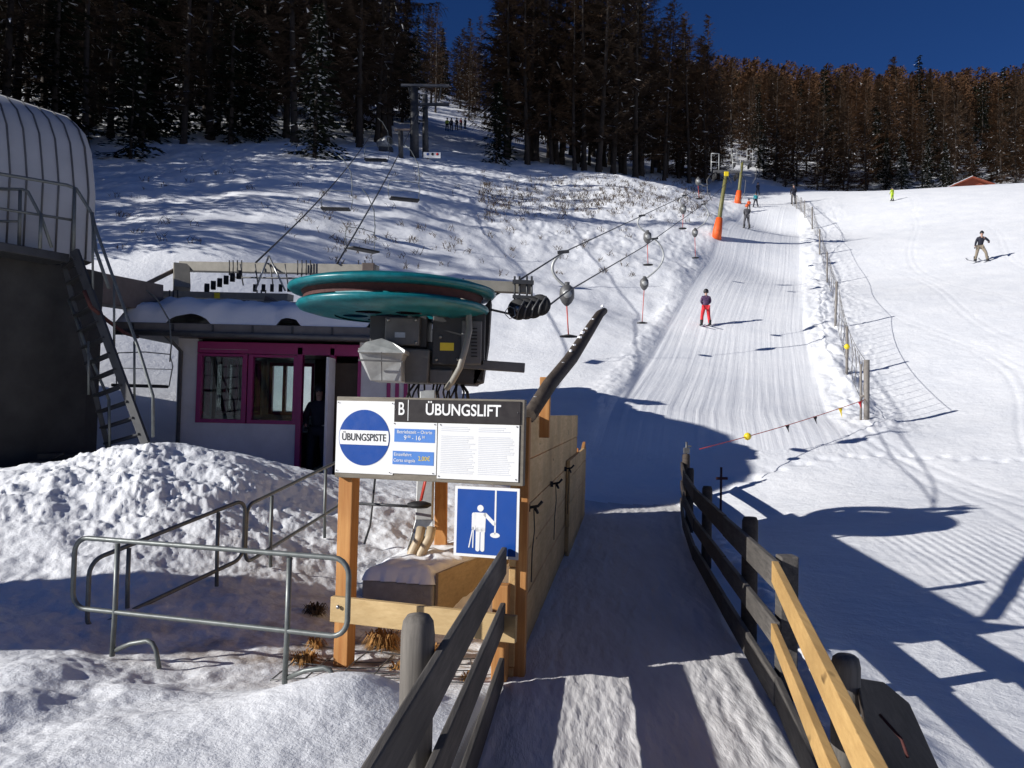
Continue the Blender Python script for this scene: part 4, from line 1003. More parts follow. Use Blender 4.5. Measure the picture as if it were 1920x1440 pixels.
# roof
rf = MB(); rf.box(((rx0 + rx1) / 2, (ry0 + ry1) / 2, roofz + .11), (rx1 - rx0, ry1 - ry0, .20)); roof = rf.build('roof', M['fascia'], ht, bevel=.01)
m = MB()
for i in range(9): m.box((rx0 + (i + .5) * (rx1 - rx0) / 9, ry0 - .012, roofz + .10), (.03, .02, .18))
m.build('fascia_clips', M['dark_steel'], roof)
snowcap('roof_snow', [(rx0 + .02, ry0 + .03), (rx1, ry0 + .03), (rx1, ry1), (rx0 + .02, ry1)], roofz + .21, .50, .09, roof, seed=8, edge=.6)
# sacks / dark bundle by the wall
m = MB(); c = at(492, 872, 12.4); m.lathe(c, [(.001, .08), (.10, .07), (.16, 0), (.12, -.12), (.001, -.14)], 12); o = m.build('dark_bundle', M['rubber']); tag(o, 'small dark bundle poking from the snow below the hut windows', 'bundle')

# ================================================================== LEFT STATION
SD = Vector((.53, .85, 0)).normalized(); SNr = Vector((SD.y, -SD.x, 0))       # along, outward (towards the slope and us)
S0 = Vector((-5.27, 10.0, 0))       # far right corner of the dark base
gs = thing('lift_station', S0 - SD * 1.0, 'grey ribbed station dome on a dark concrete base at the left edge', 'lift station')
def sp(a, b, z): return S0 - SD * a - SNr * b + Z * z
zb = at(80, 486, 9.6).z
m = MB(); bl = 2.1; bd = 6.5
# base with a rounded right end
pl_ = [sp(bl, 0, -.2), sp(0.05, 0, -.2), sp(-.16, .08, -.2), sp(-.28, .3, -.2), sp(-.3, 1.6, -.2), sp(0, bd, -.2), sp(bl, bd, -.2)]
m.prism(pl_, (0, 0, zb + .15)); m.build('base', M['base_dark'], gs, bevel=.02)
# dome cladding: profile across, from eave to crown, swept along
ztd = at(168, 262, 10).z; zpk = at(0, 172, 9.1).z
prof = [(-.02, zb + .05), (-.03, zb + .9), (.02, ztd - .45), (.10, ztd - .12), (.26, ztd + .14), (.52, ztd + .34), (1.2, ztd + .58), (2.4, ztd + .72), (4.6, ztd + .55), (6.0, ztd - .1), (6.3, zb)]
dm = MB(); al = [(-.02), .16, .36, 2.15]
sc_ = [(.86, .70), (.965, .93), (1, 1), (1, 1)]
vs = []
for (a, (sx_, sz_)) in zip([-.08, .0, .16, 2.15], sc_):
    for b, z in prof:
        vs.append(sp(a, 3.1 + (b - 3.1) * (.2 + .8 * sx_), zb + (z - zb) * (.86 + .14 * sz_ if z > zb + 1 else 1)))
k = len(prof); fs = [(i*k+j, i*k+j+1, (i+1)*k+j+1, (i+1)*k+j) for i in range(3) for j in range(k-1)] + [tuple(range(k))[::-1], tuple(range(3*k, 4*k))]
dm.mesh(vs, fs); dome = dm.build('dome', M['clad'], gs); [setattr(q_, 'use_smooth', len(q_.vertices) == 4) for q_ in dome.data.polygons]
rb = MB()
for i in range(12):
    a = .14 + i * .185
    rb.tube([sp(a, b - .004, z) for b, z in prof[:8]], .012, 5)
rb.build('ribs', M['mid_steel'], dome)
m = MB(); m.tube([sp(.12, .5, ztd + .30), sp(2.1, .5, ztd + .30)], .02, 6); m.build('roof_edge_flashing', M['galv'], dome)
# platform and railing
po = .95
pz = at(135, 484, 9.3).z
m = MB(); m.beam(sp(.55, -.20, pz), sp(2.4, -.20, pz), .42, .10); plat = m.build('platform', M['dark_steel'], gs, bevel=.01)
def rail(name, pts, r=.018, parent=None, mat='rail_pipe'):
    m = MB(); m.tube(pts, r, 8); return m.build(name, M[mat], parent)
rp = thing('platform_railing', sp(.2, -.85, pz), 'dark pipe railing round the platform in front of the station dome', 'railing')
R_ = [at(-60, 322, 8.6), at(0, 326, 8.75), at(125, 347, 9.3), at(143, 354, 9.35), at(172, 400, 9.4), at(180, 470, 9.4), at(204, 540, 9.2)]
rail('top_rail', R_, .02, rp); rail('middle_rail', [at(-60, 386, 8.6), at(0, 391, 8.75), at(138, 413, 9.33)], .016, rp)
for px, t, b in ((140, 352, 482), (38, 356, 460), (77, 400, 466)): rail('upright', [at(px, t, 9.33 if px > 100 else 9.0), at(px - 2, b, 9.3 if px > 100 else 9.0)], .02, rp)
rail('inner_rail', [at(-50, 353, 9.0), at(42, 355, 9.0), at(52, 359, 9.0), at(78, 408, 9.05), at(97, 464, 9.1)], .018, rp)
rail('inner_rail', [at(-50, 414, 9.0), at(38, 415, 9.0)], .014, rp)
# stairs: two stringers, treads, handrails
str_ = thing('steel_stairs', at(210, 820, 9.2), 'steep dark steel stairs between the station and the hut', 'stairs')
Ls = (at(118, 485, 9.6), at(205, 850, 9.7)); Rs = (at(140, 470, 9.25), at(273, 832, 9.0))
for (a, b) in (Ls, Rs):
    m = MB(); m.beam(a, b, .04, .10 if b.z < a.z and b is Rs[1] else .05); m.build('stringer', M['dark_steel'], str_)
for i in range(12):
    t = (i + .6) / 12.2
    m = MB(); m.beam(Ls[0].lerp(Ls[1], t), Rs[0].lerp(Rs[1], t), .09, .022); m.build('tread', M['dark_steel'], str_)
rail('handrail', [at(172, 400, 9.3), at(180, 430, 9.2), at(262, 660, 8.85), at(287, 742, 8.8), at(287, 820, 8.8)], .018, str_)
rail('handrail', [at(128, 560, 9.6), at(165, 660, 9.6), at(204, 748, 9.6), at(206, 850, 9.6)], .018, str_)
for px, t, b in ((174, 398, 560), (214, 520, 660), (252, 640, 790), (166, 640, 740), (205, 748, 850)): rail('baluster', [at(px, t, 9.2), at(px, b, 9.2)], .014, str_)
# clutter between base and stairs
m = MB(); m.box(at(160, 870, 9.3), (.9, .4, .25)); m.box(at(110, 880, 9.0), (.5, .3, .2)); m.tube([at(95, 862, 9), at(120, 850, 9)], .02, 6); o = m.build('scrap_heap', M['rubber'], bevel=.03); tag(o, 'dark heap of scrap at the foot of the station base', 'scrap'); scrap = o
m = MB(); m.tube([at(158, 545, 11.5), at(170, 575, 11.5), at(200, 600, 11.9), at(235, 625, 12.8), at(258, 632, 14.0)], .03, 8); o = m.build('red_cable', M['rust']); tag(o, 'thick dark red cable sagging from the station beam to the hut roof', 'cable')
SCL = 1.28
for o in (gs, rp, str_, scrap):
    o.location = EYE + (o.location - EYE) * SCL; o.scale = (SCL,) * 3
# unseen kiosk shape, added beyond the left edge only to shade the foreground
ks = thing('shade_kiosk', (-7.6, 4.1, 0), 'added unseen block beyond the left edge that shades the foreground', 'shade caster')
m = MB(); m.box((-7.6, 4.1, 1.4), (1.5, 1.1, 3.2)); m.build('shade_cabin', M['wall_wood'], ks, bevel=.02)
m = MB(); m.prism([(-8.5, 3.35, 3.0), (-6.7, 3.35, 3.0), (-7.6, 3.35, 3.35)], (0, 1.5, 0)); m.build('roof', M['dark_wood'], ks)
# ================================================================== CHAIRLIFT STRUCTURE behind the hut
cs = thing('chairlift_machinery', at(450, 590, 18.0), 'beige steel beams and rollers of the chairlift station above the hut roof', 'lift machinery')
def bm_(name, p, q, w, h, mat, bev=.01): m = MB(); m.beam(p, q, w, h); return m.build(name, M[mat], cs, bevel=bev)
bm_('brown_beam', at(168, 540, 13.6), at(287, 560, 15.2), .45, .52, 'beam_brown')
bm_('lower_beam', at(262, 564, 17.3), at(560, 575, 16.4), .25, .16, 'beam_grey')
bm_('lower_beam', at(286, 552, 18.0), at(545, 558, 17.0), .25, .14, 'beam_grey')
bm_('upper_beam', at(340, 500, 18.5), at(708, 507, 17.6), .22, .22, 'beam_grey')
bm_('brace', at(272, 534, 17.5), at(342, 499, 18.5), .06, .09, 'beam_brown'); bm_('post', at(340, 500, 18.4), at(341, 545, 18.0), .35, .25, 'beam_grey')
m = MB(); m.box(at(255, 536, 16.4), (.4, .3, .18)); m.build('motor', M['rubber'], cs, bevel=.02)
bm_('cross_piece', at(500, 560, 16.6), at(540, 582, 16.2), .12, .12, 'beam_brown')
m = MB(); m.tube([at(504, 480, 17.4), at(478, 545, 17.2)], .022, 6); m.tube([at(504, 480, 17.4), at(535, 545, 17.2)], .022, 6); m.build('tripod', M['galv'], cs)
rl = MB()
for i in range(6):
    c = at(388 + i * 12, 540 - i * 5, 17.6); rl.lathe(c, [(.02, -.05), (.10, -.05), (.10, .05), (.02, .05)], 14, (1, .3, 0))
rl.build('roller_train', M['rubber'], cs)
rl = MB()
for i in range(9):
    c = at(478 + i * 16, 540, 17.6); rl.lathe(c, [(.02, -.04), (.085, -.04), (.085, .04), (.02, .04)], 12, (1, .3, 0))
rl.build('roller_train', M['rubber'], cs)
m = MB()
for px in (430, 437, 445, 453, 558, 566, 574, 582, 672, 684, 698): m.tube([at(px, 488, 17.7), at(px, 516, 17.7)], .014, 5)
for px in (318, 325, 333, 482, 490, 498): m.tube([at(px, 544, 17.2), at(px, 560, 17.2)], .016, 5)
for px in (362, 371, 380): m.tube([at(px, 562, 16.8), at(px, 580, 16.8)], .016, 5)
m.build('clamp_bolts', M['dark_steel'], cs)
m = MB(); m.box(at(407, 554, 16.9), (.12, .012, .12)); pl8 = m.build('number_plate', M['yellow'], cs)
text_mesh('8', .1, M['ink'], at(407, 554, 16.9), Xv, Z, 'lettering', pl8)
m = MB()
for i in range(8):
    m.tube([at(450 + i * 28, 495, 17.9), at(456 + i * 28, 535, 17.9)], .016, 5)
m.tube([at(440, 520, 17.9), at(690, 524, 17.9)], .02, 5); m.build('walkway_struts', M['mid_steel'], cs)
m = MB(); m.box(at(692, 506, 17.5), (.28, .3, .26)); m.build('end_block', M['beam_brown'], cs, bevel=.02)

# chairlift ropes, chairs, pylon
py_top = hit(790, 300)
pc = thing('chairlift_pylon', hit(789, 296), 'dark chairlift pylon with a wide crossbar in the forest clearing', 'lift pylon')
D_ = hit(789, 296).y
m = MB(); m.tube([at(777, 305, D_), at(777, 165, D_)], [.35, .28], 12); m.build('mast', M['dark_steel'], pc)
m = MB(); m.tube([at(798, 300, D_ + 1), at(797, 178, D_ + 1)], [.25, .2], 12); m.build('mast', M['dark_steel'], pc)
m = MB(); m.beam(at(752, 160, D_), at(842, 161, D_), .22, .16); m.build('crossbar', M['mid_steel'], pc)
m = MB(); m.tube([at(828, 162, D_), at(822, 190, D_)], .07, 6); m.tube([at(766, 162, D_), at(772, 190, D_)], .07, 6); m.beam(at(770, 196, D_), at(842, 196, D_), .3, .15); m.build('brackets', M['dark_steel'], pc)
m = MB(); m.box(at(810, 291, D_ - 1), (1.25, .06, .42)); dsb = m.build('info_board', M['white'], pc)
for i, c in enumerate(('blue', 'ink', 'red')):
    m = MB(); m.lathe(at(802 + i * 9, 289, D_ - 1.04), [(.001, .01), (.10, .01), (.10, 0)], 14, (0, -1, 0)); m.build('round_mark', M[c], dsb)
pc2 = thing('short_post', hit(752, 296), 'short dark post with a flat crossbar left of the chairlift pylon', 'post')
d2_ = hit(752, 296).y
m = MB(); m.tube([at(752, 298, d2_), at(751, 246, d2_)], .17, 8); m.build('mast', M['dark_steel'], pc2); m = MB(); m.beam(at(740, 244, d2_), at(771, 243, d2_), .15, .12); m.build('crossbar', M['beam_brown'], pc2)
p = hit(933, 226)
if p is not None:
    m = MB(); m.tube([at(933, 226, p.y), at(934, 186, p.y)], .16, 6); o = m.build('white_pole', M['white']); tag(o, 'white pole at the right edge of the forest clearing', 'pole')
sg = thing('snow_gun', hit(722, 284), 'snow making machine on the slope left of the chairlift pylon', 'snow gun')
D3 = hit(722, 284).y
m = MB(); c = at(722, 268, D3); m.lathe(c, [(.25, -.5), (.42, -.5), (.45, .3), (.38, .5), (.30, .5)], 16, (.8, -.6, .15)); m.build('barrel', M['galv_dull'], sg)
m = MB(); m.box(at(724, 281, D3), (1.0, .6, .3)); m.tube([at(724, 281, D3), c], .1, 6); m.build('base', M['dark_steel'], sg)
ropes = []
def rope(name, pts, r, label, mat='dark_steel'):
    m = MB(); m.tube(pts, r, 5); o = m.build(name, M[mat]); return tag(o, label, 'cable')
def sagline(a, b, sag, n=14):
    return [a.lerp(b, i / n) - Z * sag * 4 * (i / n) * (1 - i / n) for i in range(n + 1)]
ca = at(480, 492, 17.6); cb_ = at(768, 168, D_); rope('chairlift_rope', sagline(ca, at(700, 245, D_ * .8), .35) , .022, 'left hauling rope of the chairlift rising from the machinery to the pylon')
ca2 = at(632, 494, 17.6); rope('chairlift_rope', sagline(ca2, at(800, 168, D_), .5), .022, 'right hauling rope of the chairlift rising from the machinery to the pylon')
def make_chair(loc, sc=1.0, label=''):
    t = thing('lift_chair', (0, 0, 0), label, 'lift chair', 'chairlift chairs')
    m = MB(); m.tube([(0, 0, 2.3), (.25, 0, 2.1), (.55, 0, 1.6), (.62, 0, 1.0), (.60, 0, .6)], .018, 7); m.build('hanger', M['rail_pipe'], t)
    m = MB(); m.tube([(-.6, 0, 0), (-.66, .04, .5), (-.6, 0, .78), (0, 0, .82), (.6, 0, .78), (.66, .04, .5), (.6, 0, 0)], .014, 7); m.tube([(-.64, .04, .42), (.64, .04, .42)], .009, 6); m.build('frame', M['rail_pipe'], t)
    m = MB(); m.box((0, -.18, 0), (1.18, .42, .07)); m.build('seat', M['rubber'], t, bevel=.02)
    t.location = loc; t.scale = (sc, sc, sc); return t
c0 = make_chair(at(631, 394, 33), 1.0, 'dark chairlift chair hanging lowest on the left rope')
def chair2(loc, sc, lab, rz=0):
    o = copy_tree(c0); o.location = loc; o.scale = (sc,) * 3; o.rotation_euler = (0, 0, rz); o['label'] = lab
chair2(at(706, 302, 44), 1.05, 'chairlift chair high on the left rope near the small post')
chair2(at(757, 376, 31), .95, 'chairlift chair in front of the snow streaks on the right rope', .3)
chair2(at(676, 470, 22), .75, 'chairlift chair just above the machinery on the right rope', .8)
chair2(at(268, 724, 13.8), .72, 'empty chairlift chair between the station stairs and the hut wall', .1)

# ================================================================== BARRIERS
def barrier(loc_a, loc_b, hgt, drop, name_label, foot=True, posts=(.17, .80), legs=None, rgap=.36):
    """round cornered tube frame from a to b (points at the top rail)"""
    a = Vector(loc_a); b = Vector(loc_b); t = thing('tube_barrier', (a + b) / 2 - Z * hgt, name_label, 'barrier', 'steel tube barriers')
    d = b - a; L = d.length; dn = d.normalized(); r = .10; m = MB()
    pts = []
    dz = -Z
    def arc(c, u, v):
        return [c + u * (r * math.cos(x)) + v * (r * math.sin(x)) for x in np.linspace(0, math.pi / 2, 6)]
    H = rgap
    pts += arc(a + dn * r + dz * r, -dn, Z); pts += arc(b - dn * r + dz * r, Z, dn)
    pts += arc(b - dn * r + dz * (H - r), dn, dz); pts += arc(a + dn * r + dz * (H - r), dz, -dn); pts.append(pts[0])
    m.tube(pts, .0165, 8, cap=False); m.build('loop', M['rail_pipe'], t)
    side = dn.cross(Z).normalized()
    for i, s in enumerate(posts):
        p = a + d * s; lg_ = p.z - gz(p.x, p.y) - .015
        m = MB(); m.tube([p - Z * .02, p - Z * (lg_ * .6), p - Z * lg_ + side * .01], .017, 8)
        if foot: m.tube([p - Z * (lg_ - .03), p - Z * (lg_ - .09) + dn * .13 , p - Z * (lg_ - .12) + dn * .25, p - Z * (lg_ - .11) + dn * .29, p - Z * (lg_ - .07) + dn * .32, p - Z * (lg_ + .04) + dn * .35], .015, 7)
        m.build('leg', M['rail_pipe'], t)
    return t
barrier(at(141, 1007, 5.25), at(655, 1048, 4.72), .83, 0, 'near galvanised tube barrier in the foreground left of the sign post', legs=(.86, .80), rgap=.455)
barrier(at(168, 1052, 5.75), at(460, 936, 6.9), .8, 0, 'tube barrier slanting up the snow just behind the near one', foot=False, posts=(.22, .80), legs=(.80, .76), rgap=.50)
barrier(at(463, 948, 6.95), at(640, 862, 8.9), .8, 0, 'farthest tube barrier leading towards the hut door', foot=False, posts=(.22, .80), legs=(.80, .80), rgap=.50)
# ================================================================== GRASS, BRUSH, DEBRIS
def tuft(px, py, sc, n, lab, mat='grass'):
    p = hit(px, py)
    if p is None: return
    m = MB(); rd = random.Random(px)
    for i in range(n):
        a = rd.uniform(0, 6.28); r = rd.uniform(0, .05) * sc; b = a + rd.uniform(-.6, .6); l = rd.uniform(.06, .14) * sc; e = rd.uniform(-.01, .07) * sc
        q = p + Vector((math.cos(a) * r, math.sin(a) * r, -.01)); mid = q + Vector((math.cos(b) * l * .55, math.sin(b) * l * .55, e + .03 * sc)); tip = q + Vector((math.cos(b) * l, math.sin(b) * l, e * .4)); w = .0035
        s = Vector((-math.sin(b) * w, math.cos(b) * w, 0)); m.mesh([q - s, q + s, mid + s, mid - s, tip], [(0, 1, 2, 3), (3, 2, 4)])
    o = m.build('grass_tuft', M[mat]); tag(o, lab, 'grass', 'dry grass tufts below the sign')
tuft(720, 1212, 1.25, 420, 'orange dry grass tuft below the yellow cross beam')
tuft(803, 1230, 1.0, 260, 'dry grass tuft just left of the round fence post')
tuft(746, 1254, .55, 120, 'smallest dry grass tuft in the melting snow')
tuft(572, 1243, .9, 200, 'dry grass tuft at the foot of the near barrier')
tuft(880, 1275, .6, 120, 'dry grass tuft seen between the fence rails')
tuft(592, 1212, .7, 120, 'flattened dry grass tuft left of the sign post')
tuft(590, 1150, .9, 200, 'dark clump of stubble in the shaded snow left of the sign post', 'brush')
# mesh grating lying in the snow
g = MB()
ga, gb, gc = at(540, 1262, 5.25), at(830, 1262, 5.2), at(700, 1210, 5.9)
for i in range(7):
    u = i / 6; m_ = Vector((lambda p: (p.x, p.y, gz(p.x, p.y) + .012))(Vector((-1.45 + 1.25 * u, 5.0, 0)))); n_ = Vector((-1.35 + 1.1 * u, 5.75, gz(-1.35 + 1.1 * u, 5.75) + .012)); g.tube([m_, m_.lerp(n_, .5) + Z * .01, n_], .005, 4)
for j in range(5):
    v = j / 4; pts = []
    for i in range(8):
        x = -1.45 + 1.3 * i / 7; y = 5.0 + .75 * v; pts.append(Vector((x, y, gz(x, y) + .016)))
    g.tube(pts, .005, 4)
o = g.build('wire_mesh', M['mid_steel']); tag(o, 'wire mesh half buried in the melting snow below the sign', 'wire mesh')
# brush over the left hillside, uncountable
bmh = MB(); rd = random.Random(9)
npx = []
for i in range(620): npx.append((rd.uniform(900, 1330), rd.gauss(0, 14) + float(np.interp(rd.uniform(0, 1), [0, 1], [345, 395]))))
for i in range(60): npx.append((rd.uniform(190, 900), rd.uniform(300, 470)))
for i in range(60): npx.append((rd.uniform(600, 1200), rd.uniform(430, 520)))
for px, py in npx:
    p = hit(px, py)
    if p is None or p.y > 100 or p.y < 20: continue
    for k in range(rd.randint(2, 7)):
        b = rd.uniform(0, 6.28); l = rd.uniform(.08, .34); q = p + Vector((rd.uniform(-.2, .2), rd.uniform(-.2, .2), -.05)); t = q + Vector((math.cos(b) * l * .5, math.sin(b) * l * .5, l)); w = .014
        bmh.mesh([q - Xv * w, q + Xv * w, t], [(0, 1, 2)])
        for q2 in range(2):
            h2 = q.lerp(t, rd.uniform(.4, .8)); t2 = h2 + Vector((rd.uniform(-.2, .2), rd.uniform(-.1, .1), rd.uniform(.05, .2))); bmh.mesh([h2 - Xv * .015, h2 + Xv * .015, t2], [(0, 1, 2)])
o = bmh.build('dry_brush', M['brush']); tag(o, 'dry shrubs and stubble poking through the snow on the left hillside', 'brush', kind='stuff')

# ================================================================== TOW LIFT LINE
p1b = hit(1343, 446); P1Y = p1b.y
p2b = hit(1383, 381); P2Y = p2b.y
print('pylons', P1Y, P2Y)
def pylon(base, Y, s, topx, topy, lab, lean):
    t = thing('tow_pylon', base, lab, 'lift pylon', 'olive tow lift pylons')
    top = at(topx, topy, Y)
    m = MB(); m.tube([base - Z * .3, base.lerp(top, .5), top], [.14, .12, .10], 12); m.build('mast', M['green_pylon'], t)
    m = MB(); pbt = base + (top - base) * .02; pt_ = base + (top - base) * (.30)
    m.tube([pbt - Z * .2, pbt.lerp(pt_, .3), pt_], [.27, .27, .19], 10); m.build('padding', M['orange'], t)
    m = MB(); m.beam(top + Vector((-.75, 0, 0)), top + Vector((.75, 0, .0)), .16, .14); m.build('crossarm', M['mid_steel'], t, bevel=.01)
    for sx in (-1, 1):
        m = MB(); c = top + Vector((sx * .62, 0, 0))
        for a, b in (((-.26, 0), (-.26, 1.05)), ((.18, 0), (.18, 1.05)), ((-.26, 1.05), (.18, 1.05)), ((-.26, .55), (.18, .55))): m.tube([c + Vector((a[0], 0, a[1])), c + Vector((b[0], 0, b[1]))], .025, 6)
        m.build('service_frame', M['galv_dull'], t)
        m = MB(); m.lathe(c - Z * .22, [(.02, -.05), (.19, -.05), (.19, .05), (.02, .05)], 16, (1, 0, 0)); m.lathe(c - Z * .22 + Yv * .45, [(.02, -.05), (.19, -.05), (.19, .05), (.02, .05)], 16, (1, 0, 0)); m.build('sheave', M['rubber'], t)
        m = MB(); m.tube([c + Vector((sx * .25, 0, -.1)), c + Vector((sx * .5, 0, -.5)), c + Vector((sx * .45, 0, -1.2)), c + Vector((sx * .2, 0, -1.7))], .02, 6); m.build('rope_guard', M['mid_steel'], t)
    return t, top
t1, top1 = pylon(p1b, P1Y, 1, 1362, 322, 'nearer leaning olive tow lift pylon with orange padding', 0)
m = MB(); m.box(at(1362, 326, P1Y - .25), (.26, .1, .26)); m.build('yellow_sign', M['yellow'], t1, bevel=.03)
t2, top2 = pylon(p2b, P2Y, 1, 1392, 304, 'farther tow lift pylon with orange padding behind the crest', 0)
# hauling ropes
ra = [at(1004, 592, DY + .2), at(1062, 548, 13.5), at(1208, 462, 24), at(1330, 375, 40), top1 + Vector((.62, 0, -.05)), top2 + Vector((.62, 0, -.05))]
rbp = [at(925, 556, DY + .2), at(1055, 474, 15), at(1203, 405, 27), at(1330, 345, 42), top1 + Vector((-.62, 0, -.05)), top2 + Vector((-.62, 0, -.05))]
rope('tow_rope', [at(905, 577, DY + .1), at(962, 590, DY + .2)] + ra, .014, 'lower hauling rope of the tow lift running from the black sheaves to the olive pylons')
rope('tow_rope', rbp, .014, 'upper hauling rope of the tow lift running from the teal wheel to the olive pylons')
def along(pts, px):
    # point of the rope that projects to column px
    best = None
    for i in range(len(pts) - 1):
        for k in range(41):
            p = pts[i].lerp(pts[i+1], k / 40); v = p - EYE; q = 960 + FPX * v.dot(Rv) / v.dot(Fv)
            if best is None or abs(q - px) < best[0]: best = (abs(q - px), p)
    return best[1]
def hanger(top, boxp, footp, side, lab, scale=1, first=None):
    t = thing('tow_hanger', boxp, lab, 'tow hanger', 'spring box tow hangers on the rope')
    w = (top - boxp).length; ps = []
    for k in range(13):
        s = k / 12; ps.append(top.lerp(boxp + Z * .12, s) + Vector((side * math.sin(math.pi * min(1, s * 1.02)) ** .8 * w * .30, 0, 0)) if 0 < s < 1 else top.lerp(boxp + Z * .12, s))
    m = MB(); m.tube(ps, .028 * scale, 8); m.build('curved_arm', M['galv_dull'], t)
    m = MB(); m.beam(top - Vector((.10, 0, 0)), top + Vector((.12, 0, .03)), .05, .06); m.build('rope_grip', M['dark_steel'], t, bevel=.008)
    m = MB(); m.lathe(boxp, [(.001, .17), (.07, .16), (.13, .10), (.14, .02), (.14, -.08), (.09, -.17), (.04, -.22), (.001, -.24)], 16); m.lathe(boxp + Z * .10, [(.001, .13), (.05, .12), (.05, 0)], 10); m.build('spring_box', M['mid_steel'], t)
    m = MB(); m.lathe(boxp + Vector((0, -.13, -.02)), [(.001, .015), (.07, .012), (.08, 0)], 12, (0, -1, 0)); m.build('box_cover', M['galv_dull'], t)
    m = MB(); m.tube([boxp - Z * .2, footp], .012 * scale, 6); m.build('rod', M['red_rod'], t)
    m = MB(); m.lathe(footp, [(.001, .03), (.03, .03), (.17, .0), (.17, -.02), (.001, -.03)], 18); m.build('platter', M['rubber'], t)
    return t
def rp2(pts, px): return along(pts, px)
for (rp_, tx, bx0, by0, fx0, fy0, side, lab) in (
    (rbp, 1056, 1063, 551, 1066, 630, -1, 'nearest tow hanger, right of the black sheaves'),
    (ra, 1228, 1208, 531, 1204, 605, 1, 'tow hanger with a red rod hanging lowest beside the groomed track'),
    (rbp, 1205, 1214, 444, 1215, 496, -1, 'tow hanger above and behind the red rod one'),
    (ra, 1318, 1303, 436, 1304, 483, 1, 'small tow hanger left of the orange pylon padding'),
    (rbp, 1283, 1281, 392, 1280, 428, -1, 'small far tow hanger against the brush'),
    (rbp, 1322, 1309, 340, 1311, 372, -1, 'tiny tow hanger nearest the pylon crossarm')):
    tp = rp2(rp_, tx); Y = tp.y
    hanger(tp, at(bx0, by0, Y), at(fx0, fy0, Y), side, lab)
# ================================================================== POLES AND NET right of the track
poles = [(1625, 675, 786, .07, 'thick grey net pole nearest the ramp'), (1588, 612, 702, .045, 'net pole with a yellow ball'), (1566, 528, 612, .045, 'leaning net pole halfway up the track'), (1551, 472, 530, .04, 'slim net pole just above the leaning one'), (1537, 430, 477, .045, 'slim net pole with a thin shadow beside it'), (1523, 388, 430, .05, 'dark net pole near the crest'), (1509, 375, 408, .03, 'net pole on the crest, nearest'), (1502, 370, 398, .03, 'second net pole on the crest'), (1494, 366, 392, .03, 'third net pole on the crest'), (1486, 364, 386, .03, 'farthest net pole on the crest')]
PP = []
for px, t, b, r, lab in poles:
    p = hit(px, b)
    if p is None: continue
    m = MB(); topp = at(px + (3 if px == 1566 else 0), t, p.y); m.tube([p - Z * .2, topp], r, 8); PP.append((p, topp))
    rt = thing('net_pole', p, lab, 'pole', 'net poles beside the tow track'); m.build('shaft', M['pole'], rt)
    if px == 1625: m = MB(); m.tube([p + Vector((-.13, .02, -.1)), topp + Vector((-.13, .02, -.1))], .03, 8); m.tube([p + Z * .55 + Vector((-.16, 0, 0)), p + Z * .55 + Vector((.05, 0, 0))], .03, 6); m.build('side_pole', M['pole'], rt)
    if px == 1588: m = MB(); m.lathe(at(1588, 650, p.y - .05), [(.001, .09), (.06, .06), (.09, 0), (.06, -.06), (.001, -.09)], 14); m.build('yellow_ball', M['yellow'], rt)
nt_ = thing('safety_net', PP[0][0], 'sagging rope net strung between the poles beside the tow track', 'net')
for zf, nm in ((.93, 'top_rope'), (.12, 'bottom_rope')):
    m = MB()
    for i in range(len(PP) - 1):
        a = PP[i][0].lerp(PP[i][1], zf) + Xv * .05; b = PP[i+1][0].lerp(PP[i+1][1], zf) + Xv * .05; m.tube(sagline(a, b, .10, 6), .007, 4)
    m.build(nm, M['net'], nt_)
m = MB()
for i in range(len(PP) - 1):
    for k in range(1, 10):
        s = k / 10; a = PP[i][0].lerp(PP[i+1][0], s); b = PP[i][1].lerp(PP[i+1][1], s) - Z * .15 * math.sin(s * 3.14)
        m.tube([a + Xv * .06 + Z * .08, a.lerp(b, .5) + Xv * (.10 + .05 * math.sin(k * 3)), b + Xv * .05 - Z * .12], .008, 4)
m.build('mesh_cords', M['net'], nt_)
# bunting rope with flags
bt = thing('bunting_rope', hit(1400, 830), 'rope with yellow balls and short flags closing the track below the poles', 'bunting')
b0 = at(1312, 842, 15.2); b1 = PP[0][0].lerp(PP[0][1], .34)
bl_ = [b0.lerp(b1, i / 12) - Z * .05 * math.sin(math.pi * i / 12) for i in range(13)]
m = MB(); m.tube(bl_, .009, 5); m.build('rope', M['red_rod'], bt)
def bpt(px):
    return along(bl_, px)
for px in (1402,):
    m = MB(); m.lathe(bpt(px), [(.001, .08), (.055, .057), (.08, 0), (.055, -.057), (.001, -.08)], 14); m.build('yellow_ball', M['yellow'], bt)
for px, c, l in ((1476, 'ink', .16), (1528, 'ink', .17), (1576, 'yellow', .22), (1612, 'red', .16)):
    p = bpt(px); m = MB(); m.prism([p + Vector((-.05, 0, 0)), p + Vector((.05, 0, 0)), p + Vector((.03, 0, -l * .4)), p + Vector((.04, 0, -l)), p + Vector((.0, 0, -l * .5))], (0, .012, 0)); m.build('flag', M[c], bt)
# red marker cross
mk = hit(1352, 975)
mp_ = thing('red_marker', (2.62 + .55, 12.4, 0), 'thin red marker pole with a small crossbar behind the right fence', 'marker')
gzv = gz(3.25, 12.4); x_ = at(1352, 900, 12.4).x; m = MB(); m.tube([(x_, 12.4, gz(x_, 12.4) - .1), (x_, 12.4, at(1353, 876, 12.4).z)], .018, 7); m.build('shaft', M['rust'], mp_)
m = MB(); m.tube([at(1343, 897, 12.4), at(1364, 897, 12.4)], .022, 7); m.build('crossbar', M['rust'], mp_)
